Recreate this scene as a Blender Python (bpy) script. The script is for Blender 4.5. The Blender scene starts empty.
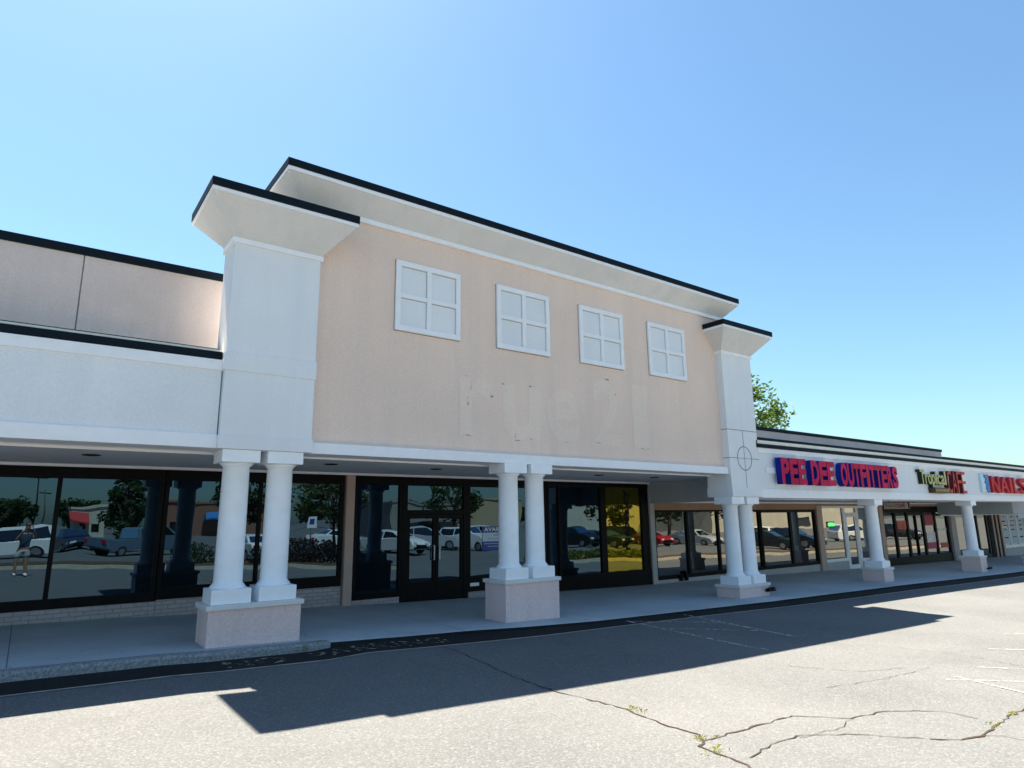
import bpy, bmesh, math, random
from mathutils import Vector, Matrix
random.seed(7)
R = math.radians
H = 1.8                     # the scene is written relative to the lens; everything is lifted by H at the end
S = bpy.context.scene
COL = S.collection
OFF = {}                    # world offset of every object built here

# ------------------------------------------------------------------ materials
def mat(name):
    m = bpy.data.materials.new(name); m.use_nodes = True
    nt = m.node_tree; nt.nodes.clear()
    out = nt.nodes.new('ShaderNodeOutputMaterial')
    return m, nt, out
def N(nt, typ, **kw):
    n = nt.nodes.new(typ)
    for k, v in kw.items():
        if k.startswith('i_'):
            n.inputs[k[2:].replace('_', ' ')].default_value = v
        else: setattr(n, k, v)
    return n
def rgb(c): return (c[0], c[1], c[2], 1)
def noise(nt, scale, detail=3, rough=.55, coord=None, stretch=None):
    g = N(nt, 'ShaderNodeNewGeometry')
    src = g.outputs['Position']
    if stretch:
        mp = N(nt, 'ShaderNodeMapping'); mp.inputs['Scale'].default_value = stretch
        nt.links.new(src, mp.inputs['Vector']); src = mp.outputs['Vector']
    n = N(nt, 'ShaderNodeTexNoise'); n.inputs['Scale'].default_value = scale
    n.inputs['Detail'].default_value = detail; n.inputs['Roughness'].default_value = rough
    nt.links.new(src, n.inputs['Vector'])
    return n.outputs['Fac']
def ramp(nt, fac, a, b, ca=(0,0,0), cb=(1,1,1)):
    r = N(nt, 'ShaderNodeValToRGB')
    r.color_ramp.elements[0].position = a; r.color_ramp.elements[1].position = b
    r.color_ramp.elements[0].color = rgb(ca); r.color_ramp.elements[1].color = rgb(cb)
    nt.links.new(fac, r.inputs['Fac']); return r.outputs['Color']
def mix(nt, fac, a, b, mode='MIX'):
    m = N(nt, 'ShaderNodeMix', data_type='RGBA', blend_type=mode)
    for s, v in ((0, fac), (6, a), (7, b)):
        if hasattr(v, 'is_linked') or hasattr(v, 'links'): nt.links.new(v, m.inputs[s])
        else: m.inputs[s].default_value = v if s == 0 else rgb(v)
    return m.outputs[2]
def bump(nt, fac, strength, dist=.01):
    b = N(nt, 'ShaderNodeBump'); b.inputs['Strength'].default_value = strength
    b.inputs['Distance'].default_value = dist
    nt.links.new(fac, b.inputs['Height']); return b.outputs['Normal']
def pbsdf(nt, out, col, rough=.8, nrm=None, metal=0, spec=.3):
    p = N(nt, 'ShaderNodeBsdfPrincipled')
    if isinstance(col, tuple): p.inputs['Base Color'].default_value = rgb(col)
    else: nt.links.new(col, p.inputs['Base Color'])
    p.inputs['Roughness'].default_value = rough; p.inputs['Metallic'].default_value = metal
    p.inputs['Specular IOR Level'].default_value = spec
    if nrm is not None: nt.links.new(nrm, p.inputs['Normal'])
    nt.links.new(p.outputs[0], out.inputs[0]); return p
def scl(c, k): return tuple(min(1, x*k) for x in c)

def stucco(name, c, streak=.12, patch=.10, grain=.10):
    m, nt, out = mat(name)
    big = ramp(nt, noise(nt, .55, 4), .3, .7, scl(c, 1-patch), scl(c, 1+patch*.6))
    st = ramp(nt, noise(nt, 1.0, 4, .6, stretch=(3.0, 3.0, .22)), .45, .78)
    col = mix(nt, st, big, mix(nt, .5, scl(c, 1-streak*1.6), scl((c[0]*.93, c[1]*.96, c[2]), 1-streak)))
    fine = ramp(nt, noise(nt, 46, 3), .3, .7, (1-grain*1.4,)*3, (1, 1, 1))
    col = mix(nt, 1.0, col, fine, 'MULTIPLY')
    pbsdf(nt, out, col, .92, bump(nt, noise(nt, 130, 3), .35, .004), spec=.15)
    return m
def plain(name, c, rough=.6, metal=0, var=.08, spec=.4, scale=6):
    m, nt, out = mat(name)
    col = ramp(nt, noise(nt, scale, 3), .3, .7, scl(c, 1-var), scl(c, 1+var))
    pbsdf(nt, out, col, rough, None, metal, spec); return m
def emis(name, c, s):
    m, nt, out = mat(name); e = N(nt, 'ShaderNodeEmission')
    e.inputs[0].default_value = rgb(c); e.inputs[1].default_value = s
    nt.links.new(e.outputs[0], out.inputs[0]); return m
def glass(name, dark, tint, fac, wave=.25):
    m, nt, out = mat(name)
    d = N(nt, 'ShaderNodeBsdfPrincipled'); d.inputs['Base Color'].default_value = rgb(dark)
    d.inputs['Roughness'].default_value = .6; d.inputs['Specular IOR Level'].default_value = 0
    g = N(nt, 'ShaderNodeBsdfGlossy'); g.inputs['Color'].default_value = rgb(tint); g.inputs['Roughness'].default_value = .004
    nb = bump(nt, noise(nt, .9, 1), wave, .02); nt.links.new(nb, g.inputs['Normal'])
    lw = N(nt, 'ShaderNodeFresnel'); lw.inputs[0].default_value = 1.5
    a = N(nt, 'ShaderNodeMath', operation='MULTIPLY_ADD', use_clamp=True); nt.links.new(lw.outputs[0], a.inputs[0])
    a.inputs[1].default_value = 1.2; a.inputs[2].default_value = fac
    x = N(nt, 'ShaderNodeMixShader'); nt.links.new(a.outputs[0], x.inputs[0])
    nt.links.new(d.outputs[0], x.inputs[1]); nt.links.new(g.outputs[0], x.inputs[2])
    nt.links.new(x.outputs[0], out.inputs[0]); return m
def leafmat(name, c1, c2):
    m, nt, out = mat(name)
    col = ramp(nt, noise(nt, 1.6, 4, .7), .3, .7, c1, c2)
    d = N(nt, 'ShaderNodeBsdfPrincipled'); nt.links.new(col, d.inputs['Base Color']); d.inputs['Roughness'].default_value = .55
    d.inputs['Specular IOR Level'].default_value = .25
    t = N(nt, 'ShaderNodeBsdfTranslucent'); nt.links.new(mix(nt, 1, col, (1.0, 1.25, .5), 'MULTIPLY'), t.inputs[0])
    x = N(nt, 'ShaderNodeMixShader'); x.inputs[0].default_value = .35
    nt.links.new(d.outputs[0], x.inputs[1]); nt.links.new(t.outputs[0], x.inputs[2]); nt.links.new(x.outputs[0], out.inputs[0])
    return m
def brickmat(name, c, mortar):
    m, nt, out = mat(name)
    g = N(nt, 'ShaderNodeNewGeometry')
    mp = N(nt, 'ShaderNodeMapping'); mp.inputs['Rotation'].default_value = (R(90), 0, 0)
    nt.links.new(g.outputs['Position'], mp.inputs[0])
    b = N(nt, 'ShaderNodeTexBrick'); nt.links.new(mp.outputs[0], b.inputs['Vector'])
    b.inputs['Color1'].default_value = rgb(c); b.inputs['Color2'].default_value = rgb(scl(c, .86)); b.inputs['Mortar'].default_value = rgb(mortar)
    b.inputs['Scale'].default_value = 1; b.inputs['Mortar Size'].default_value = .009
    b.inputs['Brick Width'].default_value = .22; b.inputs['Row Height'].default_value = .075
    fine = ramp(nt, noise(nt, 25, 3), .3, .7, (.85,)*3, (1, 1, 1))
    col = mix(nt, 1.0, b.outputs['Color'], fine, 'MULTIPLY')
    pbsdf(nt, out, col, .9, bump(nt, b.outputs['Fac'], -.6, .006), spec=.15); return m
def asphalt(name, c1, c2, c3, speck=1.0):
    m, nt, out = mat(name)
    base = ramp(nt, noise(nt, .35, 5, .6), .3, .72, c1, c2)
    fine = ramp(nt, noise(nt, 46, 4, .78), .36, .66, (1-.42*speck,)*3, (1+.22*speck,)*3)
    col = mix(nt, 1.0, base, fine, 'MULTIPLY')
    g = N(nt, 'ShaderNodeNewGeometry')
    v = N(nt, 'ShaderNodeTexVoronoi'); v.inputs['Scale'].default_value = 60; nt.links.new(g.outputs['Position'], v.inputs['Vector'])
    sep = N(nt, 'ShaderNodeSeparateColor'); nt.links.new(v.outputs['Color'], sep.inputs[0])
    col = mix(nt, ramp(nt, sep.outputs[0], .80, .9, (0, 0, 0), (.55*speck,)*3), col, c3)
    dk = ramp(nt, noise(nt, 17, 3, .7), .60, .70, (0, 0, 0), (.35*speck,)*3)
    col = mix(nt, dk, col, scl(c1, .45))
    stn = ramp(nt, noise(nt, .8, 5, .65, stretch=(.35, 1.3, 1)), .58, .75, (0, 0, 0), (.35,)*3)
    col = mix(nt, stn, col, scl(c1, .72))
    pbsdf(nt, out, col, .92, bump(nt, noise(nt, 60, 4, .7), .5, .006), spec=.2); return m

PINK = (.90, .71, .595)
WHT = (.85, .87, .885)
M = {}
M['pink'] = stucco('pink_stucco', PINK, .04, .055)
M['parapet'] = stucco('parapet_stucco', (.70, .61, .575), .07, .13)
M['white'] = stucco('white_stucco', WHT, .04, .06, .07)
M['cream'] = stucco('cream_stucco', (.76, .75, .73), .06, .05, .06)
M['column'] = plain('white_column_paint', (.88, .91, .94), .45, 0, .03)
M['trim'] = plain('white_trim_paint', (.87, .88, .90), .55, 0, .03)
M['ped'] = stucco('pedestal_stucco', (.87, .68, .64), .08, .08, .14)
M['coping'] = plain('dark_coping_metal', (.006, .012, .019), .6, 0, .2, .10)
M['black'] = plain('black_aluminium', (.004, .0045, .005), .5, 0, .2, .12)
M['joint'] = plain('reveal_joint', (.22, .225, .23), .9, 0, .2, .1)
M['flash'] = plain('cream_flashing', (.80, .76, .66), .5, 0, .06)
M['soffit'] = stucco('soffit_panel', (.74, .75, .75), .04, .06, .05)
M['drop'] = stucco('soffit_drop', (.46, .50, .50), .06, .08, .06)
M['tan'] = stucco('tan_fascia', (.42, .27, .17), .08, .08, .06)
M['post'] = plain('pinkish_post', (.50, .37, .31), .7, 0, .05)
M['brick'] = brickmat('painted_brick', (.49, .45, .445), (.30, .28, .285))
M['panel'] = stucco('knee_panel', (.50, .48, .47), .1, .05, .05)
M['glass'] = glass('dark_shop_glass', (.003, .005, .006), (.32, .55, .78), .075)
M['glass_c'] = glass('clear_shop_glass', (.012, .013, .014), (.78, .80, .76), .15, .15)
M['yellow'] = glass('yellow_film_glass', (.030, .026, .003), (.66, .60, .14), .15)
M['carglass'] = glass('car_glass', (.006, .008, .009), (.9, .95, 1), .10, 0)
M['roof'] = plain('roof_membrane', (.35, .35, .34), .9)
M['void'] = plain('dark_interior', (.01, .01, .011), .9)
# concrete
m, nt, out = mat('sidewalk_concrete')
c = ramp(nt, noise(nt, .6, 6, .65), .3, .72, (.38, .42, .44), (.53, .57, .59))
c = mix(nt, 1.0, c, ramp(nt, noise(nt, 60, 3, .7), .3, .7, (.78,)*3, (1.05,)*3), 'MULTIPLY')
g = N(nt, 'ShaderNodeNewGeometry'); sp = N(nt, 'ShaderNodeSeparateXYZ'); nt.links.new(g.outputs['Position'], sp.inputs[0])
md = N(nt, 'ShaderNodeMath', operation='FLOORED_MODULO'); nt.links.new(sp.outputs[0], md.inputs[0]); md.inputs[1].default_value = 3.05
lt = N(nt, 'ShaderNodeMath', operation='LESS_THAN'); nt.links.new(md.outputs[0], lt.inputs[0]); lt.inputs[1].default_value = .014
c = mix(nt, lt.outputs[0], c, (.17, .18, .185))
sps = ramp(nt, noise(nt, 7, 2), .70, .74, (0, 0, 0), (.7,)*3)
c = mix(nt, sps, c, (.12, .12, .12))
pbsdf(nt, out, c, .9, bump(nt, noise(nt, 80, 3), .3, .004), spec=.2); M['concrete'] = m
m, nt, out = mat('kerb_concrete')
c = ramp(nt, noise(nt, 28, 5, .75), .35, .65, (.14, .15, .155), (.36, .38, .385))
c = mix(nt, ramp(nt, noise(nt, 2.2, 4), .62, .72, (0,)*3, (.8,)*3), c, (.09, .12, .04))
pbsdf(nt, out, c, .95, bump(nt, noise(nt, 40, 4), .8, .01), spec=.1); M['kerb'] = m
M['islandkerb'] = plain('island_kerb_concrete', (.50, .46, .36), .9, 0, .15)
M['asphalt'] = asphalt('old_asphalt', (.106, .113, .118), (.142, .149, .153), (.212, .221, .223), .72)
M['gutter'] = asphalt('gutter_asphalt_and_kerb_shade', (.010, .011, .012), (.018, .019, .02), (.045, .045, .045), .6)
M['seam'] = plain('sandy_seam', (.36, .34, .30), .95, 0, .3)
M['crack'] = plain('crack_brown', (.055, .046, .038), 1, 0, .3, 0)  # dark brown of the crack strips
M['mulch'] = plain('pine_mulch', (.10, .065, .04), 1, 0, .4, .1, 9)
def worn(name, paint, under, lo, hi):
    m, nt, out = mat(name)
    f = ramp(nt, noise(nt, 9, 6, .8), lo, hi)
    p = pbsdf(nt, out, paint, .85, None, 0, .2)
    tr = N(nt, 'ShaderNodeBsdfTransparent'); x = N(nt, 'ShaderNodeMixShader')
    nt.links.new(f, x.inputs[0]); nt.links.new(tr.outputs[0], x.inputs[1]); nt.links.new(p.outputs[0], x.inputs[2])
    nt.links.new(x.outputs[0], out.inputs[0]); return m
M['line'] = worn('worn_white_paint', (.50, .49, .47), None, .44, .58)
M['fireyellow'] = worn('worn_yellow_paint', (.42, .38, .28), None, .50, .58)
M['weed'] = leafmat('dry_weed', (.30, .28, .10), (.42, .37, .16))

# ------------------------------------------------------------------ mesh building
class MB:
    def __init__(s): s.bm = bmesh.new(); s.mi = 0
    def _f(s, vs):
        try:
            f = s.bm.faces.new(vs); f.material_index = s.mi; return f
        except ValueError: return None
    def box(s, x0, x1, y0, y1, z0, z1, bev=0):
        v = [s.bm.verts.new((x, y, z)) for x in (x0, x1) for y in (y0, y1) for z in (z0, z1)]
        fs = [s._f([v[i] for i in q]) for q in ((0,1,3,2), (4,6,7,5), (0,4,5,1), (2,3,7,6), (0,2,6,4), (1,5,7,3))]
        if bev:
            es = {e for f in fs for e in f.edges}
            bmesh.ops.bevel(s.bm, geom=list(es), offset=bev, segments=2, affect='EDGES', profile=.6)
        return s
    def prism(s, poly, axis, a, b, bev=0):
        """poly of 2-D points; axis 0: (y,z) along x, 1: (x,z) along y, 2: (x,y) along z"""
        def P(p, t): return ((t, p[0], p[1]), (p[0], t, p[1]), (p[0], p[1], t))[axis]
        A = [s.bm.verts.new(P(p, a)) for p in poly]; B = [s.bm.verts.new(P(p, b)) for p in poly]
        n = len(poly); fs = [s._f(A[::-1]), s._f(B)]
        for i in range(n): fs.append(s._f([A[i], A[(i+1) % n], B[(i+1) % n], B[i]]))
        if bev:
            es = {e for f in fs if f for e in f.edges}
            bmesh.ops.bevel(s.bm, geom=list(es), offset=bev, segments=2, affect='EDGES', profile=.6)
        return s
    def hull8(s, bot, top):
        A = [s.bm.verts.new(p) for p in bot]; B = [s.bm.verts.new(p) for p in top]; n = len(A)
        s._f(A[::-1]); s._f(B)
        for i in range(n): s._f([A[i], A[(i+1) % n], B[(i+1) % n], B[i]])
        return s
    def lathe(s, prof, cx, cy, seg=40, smooth=True):
        rings = []
        for r, z in prof:
            rings.append([s.bm.verts.new((cx+r*math.cos(2*math.pi*i/seg), cy+r*math.sin(2*math.pi*i/seg), z)) for i in range(seg)])
        for a, b in zip(rings, rings[1:]):
            for i in range(seg):
                f = s._f([a[i], a[(i+1) % seg], b[(i+1) % seg], b[i]])
                if f: f.smooth = smooth
        s._f(rings[0][::-1]); s._f(rings[-1]); return s
    def tube(s, pts, rad, seg=8):
        rings = []
        for i, p in enumerate(pts):
            p = Vector(p); d = (Vector(pts[min(i+1, len(pts)-1)])-Vector(pts[max(i-1, 0)])).normalized()
            u = d.cross(Vector((.13, .31, .94)) if abs(d.z) < .9 else Vector((1, .1, 0))).normalized(); w = d.cross(u)
            r = rad[i] if isinstance(rad, (list, tuple)) else rad
            rings.append([s.bm.verts.new(p+u*(r*math.cos(2*math.pi*k/seg))+w*(r*math.sin(2*math.pi*k/seg))) for k in range(seg)])
        for a, b in zip(rings, rings[1:]):
            for i in range(seg):
                f = s._f([a[i], a[(i+1) % seg], b[(i+1) % seg], b[i]])
                if f: f.smooth = True
        s._f(rings[0][::-1]); s._f(rings[-1]); return s
    def cyl(s, c, axis, r, h, seg=20):
        a = Vector(c); d = Vector(((1,0,0), (0,1,0), (0,0,1))[axis])*h/2
        return s.tube([a-d, a+d], r, seg)
    def quad(s, pts): s._f([s.bm.verts.new(p) for p in pts]); return s

def link(o): COL.objects.link(o); return o
def obj(name, mb, m, parent=None, recalc=True, rot=None):
    """one mesh object from a builder; vertices are given in world (lens) coordinates"""
    if recalc: bmesh.ops.recalc_face_normals(mb.bm, faces=mb.bm.faces)
    me = bpy.data.meshes.new(name); 
    off = OFF.get(parent.name, Vector()) if parent else Vector()
    if parent: bmesh.ops.translate(mb.bm, verts=mb.bm.verts, vec=-off)
    mb.bm.to_mesh(me); mb.bm.free()
    for mm in (m if isinstance(m, (list, tuple)) else [m]): me.materials.append(mm)
    o = link(bpy.data.objects.new(name, me))
    if parent: o.parent = parent
    OFF[o.name] = off.copy() if parent else Vector()
    return o
def thing(name, label, cat, loc=(0,0,0), group=None):
    o = link(bpy.data.objects.new(name, None)); o.location = loc; o.empty_display_size = .2
    OFF[o.name] = Vector(loc); return tag(o, label, cat, group)
def tag(o, label=None, cat=None, group=None, kind=None):
    for k, v in (('label', label), ('category', cat), ('group', group), ('kind', kind)):
        if v: o[k] = v
    return o
def copy_tree(o, parent=None):
    c = o.copy(); COL.objects.link(c)
    if parent: c.parent = parent
    for ch in list(o.children): copy_tree(ch, c)
    return c
def dup(o, loc, rz=0, label=None, s=1):
    c = copy_tree(o); c.location = loc; c.rotation_euler = (0, 0, rz); c.scale = (s, s, s)
    if label: c['label'] = label
    return c
def struct(name, mb, m): return tag(obj(name, mb, m), kind='structure')
def text_mb(txt, x0, x1, z0, z1, y, depth, bold=.0, axis='xz', ref=None):
    """a piece of lettering fitted to a box; front face towards -y, returns MB; face 0 = front, 1 = sides"""
    cu = bpy.data.curves.new('lettering', 'FONT'); cu.body = txt; cu.size = 1; cu.offset = bold
    cu.extrude = .5; cu.resolution_u = 4
    o = link(bpy.data.objects.new('lettering', cu)); bpy.context.view_layer.update()
    me = bpy.data.meshes.new_from_object(o.evaluated_get(bpy.context.evaluated_depsgraph_get()))
    bpy.data.objects.remove(o); bpy.data.curves.remove(cu)
    b = MB(); b.bm.from_mesh(me); bpy.data.meshes.remove(me)
    xs = [v.co.x for v in b.bm.verts]; ys = [v.co.y for v in b.bm.verts]
    ax, bx, ay, by = min(xs), max(xs), min(ys), max(ys)
    if ref: ay, by = ref
    for f in b.bm.faces: f.material_index = 0 if f.normal.z > .8 else 1
    for v in b.bm.verts:
        X = x0+(v.co.x-ax)/(bx-ax)*(x1-x0); Z = z0+(v.co.y-ay)/(by-ay)*(z1-z0); D = (.5-v.co.z)*depth
        if axis == 'xz': v.co = (X, y+D, Z)
        elif axis == 'xy': v.co = (X, Z, y-D)                       # flat on the ground, z = y
        elif axis == 'yz': v.co = (y+D, -X, Z)                      # facing -x
        elif axis == 'up': v.co = (-Z, y+D, X)                      # reads upwards
    return b

# ------------------------------------------------------------------ ground heights
ZX = [(-60,-.9),(-.15,-1.62),(1.6,-1.66),(2.15,-1.69),(3.47,-1.73),(5,-1.79),(7.27,-1.87),(8.56,-1.90),(14.7,-2.03),(22.1,-2.145),(30.3,-2.31),(60,-2.75)]
def zs(x):
    if x <= ZX[0][0]: return ZX[0][1]
    for (a, za), (b, zb) in zip(ZX, ZX[1:]):
        if x <= b: return za+(zb-za)*(x-a)/(b-a)
    return ZX[-1][1]
KY = [(-60,9.65),(3.65,9.65),(6.3,9.6),(8.9,9.3),(60,9.27)]
def ky(x):
    for (a, ya), (b, yb) in zip(KY, KY[1:]):
        if x <= b: return ya+(yb-ya)*(x-a)/(b-a)
    return KY[-1][1]
def kh(x): return .115 if x < 3.5 else (.115-(x-3.5)/.6*.06 if x < 4.1 else .055)
def za(x, y):
    k = ky(x); t = min(1, max(0, (k-y)/2.6))
    return zs(x)-(kh(x)*(1-t)+.15*t)
XS = sorted(set([-60,-40,-25,-15,-10,-6,-3]+[p[0] for p in ZX]+[.5,1,2.8,3.3,3.5,3.65,3.8,4.1,4.6,5.6,6.3,6.8,8,8.9,10,11,12,13,16,18,20,24,26,28,33,36,40,45,50]))

# asphalt sheet out to the horizon (a depression under the sidewalk keeps it clear of the slab)
b = MB()
gx = [-400,-150]+XS+[100,200,400]; gy = [-500,-250,-120,-60,-30,-15,-8,-4,-2,0,1,2,3,4,5,6,6.6,7.2,7.8,8.4,9.0,'k']
grid = []
for x in gx:
    col = []
    for y in gy:
        Y = ky(x) if y == 'k' else y
        col.append(b.bm.verts.new((x, Y, za(x, Y))))
    col.append(b.bm.verts.new((x, 9.9, zs(x)-.4))); col.append(b.bm.verts.new((x, 32, zs(x)-.4))); col.append(b.bm.verts.new((x, 500, zs(x)-.4)))
    grid.append(col)
for a, c in zip(grid, grid[1:]):
    for i in range(len(a)-1): b._f([a[i], c[i], c[i+1], a[i+1]])
struct('asphalt_lot', b, M['asphalt'])
# sidewalk slab with a rounded nose and a kerb face, concrete left, shade-coloured right
b = MB(); rows = []
for x in XS:
    k = ky(x)
    rows.append([b.bm.verts.new(p) for p in ((x, 14.3, zs(x)), (x, 12, zs(x)), (x, k+.19, zs(x)))])
for a, c in zip(rows, rows[1:]):
    for i in range(2): b._f([a[i], a[i+1], c[i+1], c[i]])
struct('sidewalk', b, M['concrete'])
b = MB(); rows = []
rk = random.Random(3)
for i in range(len(XS)-1):
    n = max(1, int((XS[i+1]-XS[i])/.25)) if -6 < XS[i] < 40 else 1
    for j in range(n):
        x = XS[i]+(XS[i+1]-XS[i])*j/n
        k = ky(x); w = rk.uniform(-.008, .008)
        rows.append([b.bm.verts.new(p) for p in ((x, k+.19, zs(x)), (x, k+.03, zs(x)-.003), (x, k+.008+w, zs(x)-.012), (x, k-.006+w, zs(x)-.035), (x, k-.015+w, za(x, k)-.03))])
for a, c in zip(rows, rows[1:]):
    for i in range(4):
        b.mi = 1 if (i >= 2 and a[0].co.x > 3.75) else (2 if a[0].co.x > 3.75 else 0)  # lower kerb face on the right coloured gutter-dark to imitate shade
        b._f([a[i], a[i+1], c[i+1], c[i]])
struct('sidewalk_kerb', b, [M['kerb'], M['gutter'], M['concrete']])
def strip(name, f0, f1, dz, m):
    b = MB(); rows = []
    for x in XS:
        y0, y1 = f0(x), f1(x); ym = (y0+y1)/2
        rows.append([b.bm.verts.new((x, y, za(x, y)+dz)) for y in (y0, ym, y1)])
    for a, c in zip(rows, rows[1:]):
        for i in range(2): b._f([a[i], c[i], c[i+1], a[i+1]])
    return struct(name, b, m)
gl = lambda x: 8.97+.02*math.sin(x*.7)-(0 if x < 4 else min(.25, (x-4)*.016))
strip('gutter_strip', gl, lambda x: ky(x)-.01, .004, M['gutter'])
strip('gutter_seam', lambda x: gl(x)-.045, gl, .007, M['seam'])
# painted marks
def gline(b, p, q, w, dz=.010, n=6):
    d = (Vector(q)-Vector(p)).normalized(); nrm = Vector((-d.y, d.x))*w/2; prev = None
    for i in range(n+1):
        c = Vector(p).lerp(Vector(q), i/n); l, r = c+nrm, c-nrm
        cur = [b.bm.verts.new((l.x, l.y, za(l.x, l.y)+dz)), b.bm.verts.new((r.x, r.y, za(r.x, r.y)+dz))]
        if prev: b._f([prev[0], prev[1], cur[1], cur[0]])
        prev = cur
b = MB()
gline(b, (9.54, 9.2), (9.54, 6.2), .075, n=8); gline(b, (11.2, 9.15), (11.05, 6.6), .075, n=8)
gline(b, (9.62, 9.1), (11.1, 8.2), .05); gline(b, (9.62, 8.3), (11.0, 7.3), .045)
for p, q in (((9.55,3.75),(10.5,2.85)), ((10.75,3.79),(11.6,2.8)), ((9.85,3.75),(9.3,2.2)), ((12.5,4.2),(13.6,3.1)), ((14.5,4.6),(15.8,3.4))): gline(b, p, q, .032)
struct('painted_lines', b, M['line'])
b = text_mb('NO  PARKING', 2.25, 5.55, 9.12, 9.50, 0, .001, .01, 'xy')
for v in b.bm.verts: v.co.z = za(v.co.x, v.co.y)+.009
struct('kerb_lettering', b, M['fireyellow'])
# cracks
def crack(b, pts, w, rng, dz=.006):
    P = []
    for (x0, y0), (x1, y1) in zip(pts, pts[1:]):
        n = max(2, int(math.hypot(x1-x0, y1-y0)/.09))
        for i in range(n):
            t = i/n; P.append((x0+(x1-x0)*t+rng.uniform(-.022, .022), y0+(y1-y0)*t+rng.uniform(-.022, .022)))
    P.append(pts[-1]); prev = None
    for i, p in enumerate(P):
        q = P[min(i+1, len(P)-1)]; o = P[max(i-1, 0)]
        d = Vector((q[0]-o[0], q[1]-o[1])).normalized(); nn = Vector((-d.y, d.x))*w*rng.uniform(.25, 1.1)*.5
        l = (p[0]+nn.x, p[1]+nn.y); r = (p[0]-nn.x, p[1]-nn.y)
        cur = [b.bm.verts.new((*l, za(*l)+dz)), b.bm.verts.new((*r, za(*r)+dz))]
        if prev: b._f([prev[0], prev[1], cur[1], cur[0]])
        prev = cur
CR = [([(5.28, 9.32), (5.27, 8.28), (5.12, 6.95)], 0.02), ([(5.12, 6.95), (5.07, 6.08), (5.19, 5.16), (5.16, 4.89), (5.1, 4.44), (5.1, 4.11), (5.01, 3.96)], 0.026), ([(5.01, 3.96), (4.83, 3.87), (4.81, 3.58), (4.77, 3.37), (4.68, 3.2)], 0.035), ([(5.01, 3.96), (5.73, 3.96), (6.43, 3.97)], 0.026), ([(6.43, 3.97), (6.72, 3.72), (6.84, 3.58), (7.39, 3.54), (7.91, 3.17), (7.9, 2.85)], 0.016), ([(4.95, 3.49), (5.42, 3.56), (5.85, 3.58), (6.34, 3.29), (6.76, 2.87)], 0.016), ([(6.76, 2.87), (7.0, 2.67), (7.3, 2.62), (7.71, 2.65), (8.52, 2.7), (8.94, 2.7)], 0.03), ([(6.84, 3.58), (6.5, 3.48), (5.81, 3.53)], 0.007), ([(7.3, 2.62), (7.44, 2.48), (7.46, 2.3)], 0.008), ([(8.69, 5.37), (9.14, 4.6), (9.9, 4.36)], 0.01), ([(7.91, 4.41), (8.88, 4.22), (10.18, 4.16)], 0.008), ([(11.45, 5.08), (11.58, 4.28), (11.32, 3.35)], 0.008)]
b = MB(); rg = random.Random(11)
for pts, w in CR: crack(b, pts, w*1.05, rg)
struct('pavement_cracks', b, M['crack'])
b = MB(); rg = random.Random(5)
for (x, y, n, s) in [(5.2, 4.99, 70, 0.05), (5.19, 4.87, 40, 0.05), (5.03, 3.98, 120, 0.055), (4.84, 3.75, 60, 0.06), (7.77, 2.66, 40, 0.05), (8.36, 2.7, 40, 0.05), (4.81, 3.65, 50, 0.07)]:
    for i in range(n//5):
        px, py = x+rg.gauss(0, s), y+rg.gauss(0, s*.6); z = za(px, py)+.006; a = rg.uniform(0, 6.28); h = rg.uniform(.01, .035); w = .005
        b.quad([(px-w*math.cos(a), py-w*math.sin(a), z), (px+w*math.cos(a), py+w*math.sin(a), z), (px+w*.4+rg.uniform(-.03, .03), py+rg.uniform(-.03, .03), z+h), (px-w*.4, py, z+h*.9)])
tag(obj('crack_weeds', b, M['weed'], recalc=False), 'dry yellow weeds growing in the asphalt cracks', 'weeds', kind='stuff')

# ------------------------------------------------------------------ anchor building
A = thing('vacant_shop_building', 'tall pink stucco vacant shop block with four false windows and black edged cornice', 'building', (9, 14, zs(9)))
b = MB(); b.box(3.18, 14.81, 10.19, 10.8, 1.20, 5.34); b.box(3.6, 14.4, 10.8, 12.2, 1.30, 5.2)
wall = obj('upper_wall', b, M['pink'], A)
b = MB(); b.box(3.50, 14.44, 10.06, 10.62, 1.045, 1.225, .008)
obj('beam', b, M['trim'], A)
# cornice: mitred flare with trims
def cornice(parent, x0, x1, yw, yb, zb, ov, zt, fas, cop, name='cornice', mname='cream', trim=.09, tro=.06):
    """x0..x1, yw..yb wall footprint, zb underside of the bottom trim, zt top of flare"""
    b = MB(); z1 = zb+trim
    def ring(o, z): return [(x0-o, yw-o, z), (x1+o, yw-o, z), (x1+o, yb+o, z), (x0-o, yb+o, z)]
    b.hull8(ring(tro-.025, z1), ring(ov-.02, zt))
    c = obj(name, b, M[mname], parent)
    b = MB(); b.hull8(ring(tro, zb), ring(tro, z1)); b.hull8(ring(ov, zt), ring(ov, zt+fas))
    obj('cornice_trim', b, M['trim'], c)
    b = MB(); b.hull8(ring(ov+.012, zt+fas), ring(ov+.012, zt+fas+cop)); b.hull8(ring(ov-.02, zt+fas+cop), ring(ov-.06, zt+fas+cop+.02))
    obj('coping', b, M['coping'], c)
    return c
cornice(A, 3.18, 14.81, 10.19, 12.0, 5.24, .37, 5.66, .07, .135)
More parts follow.
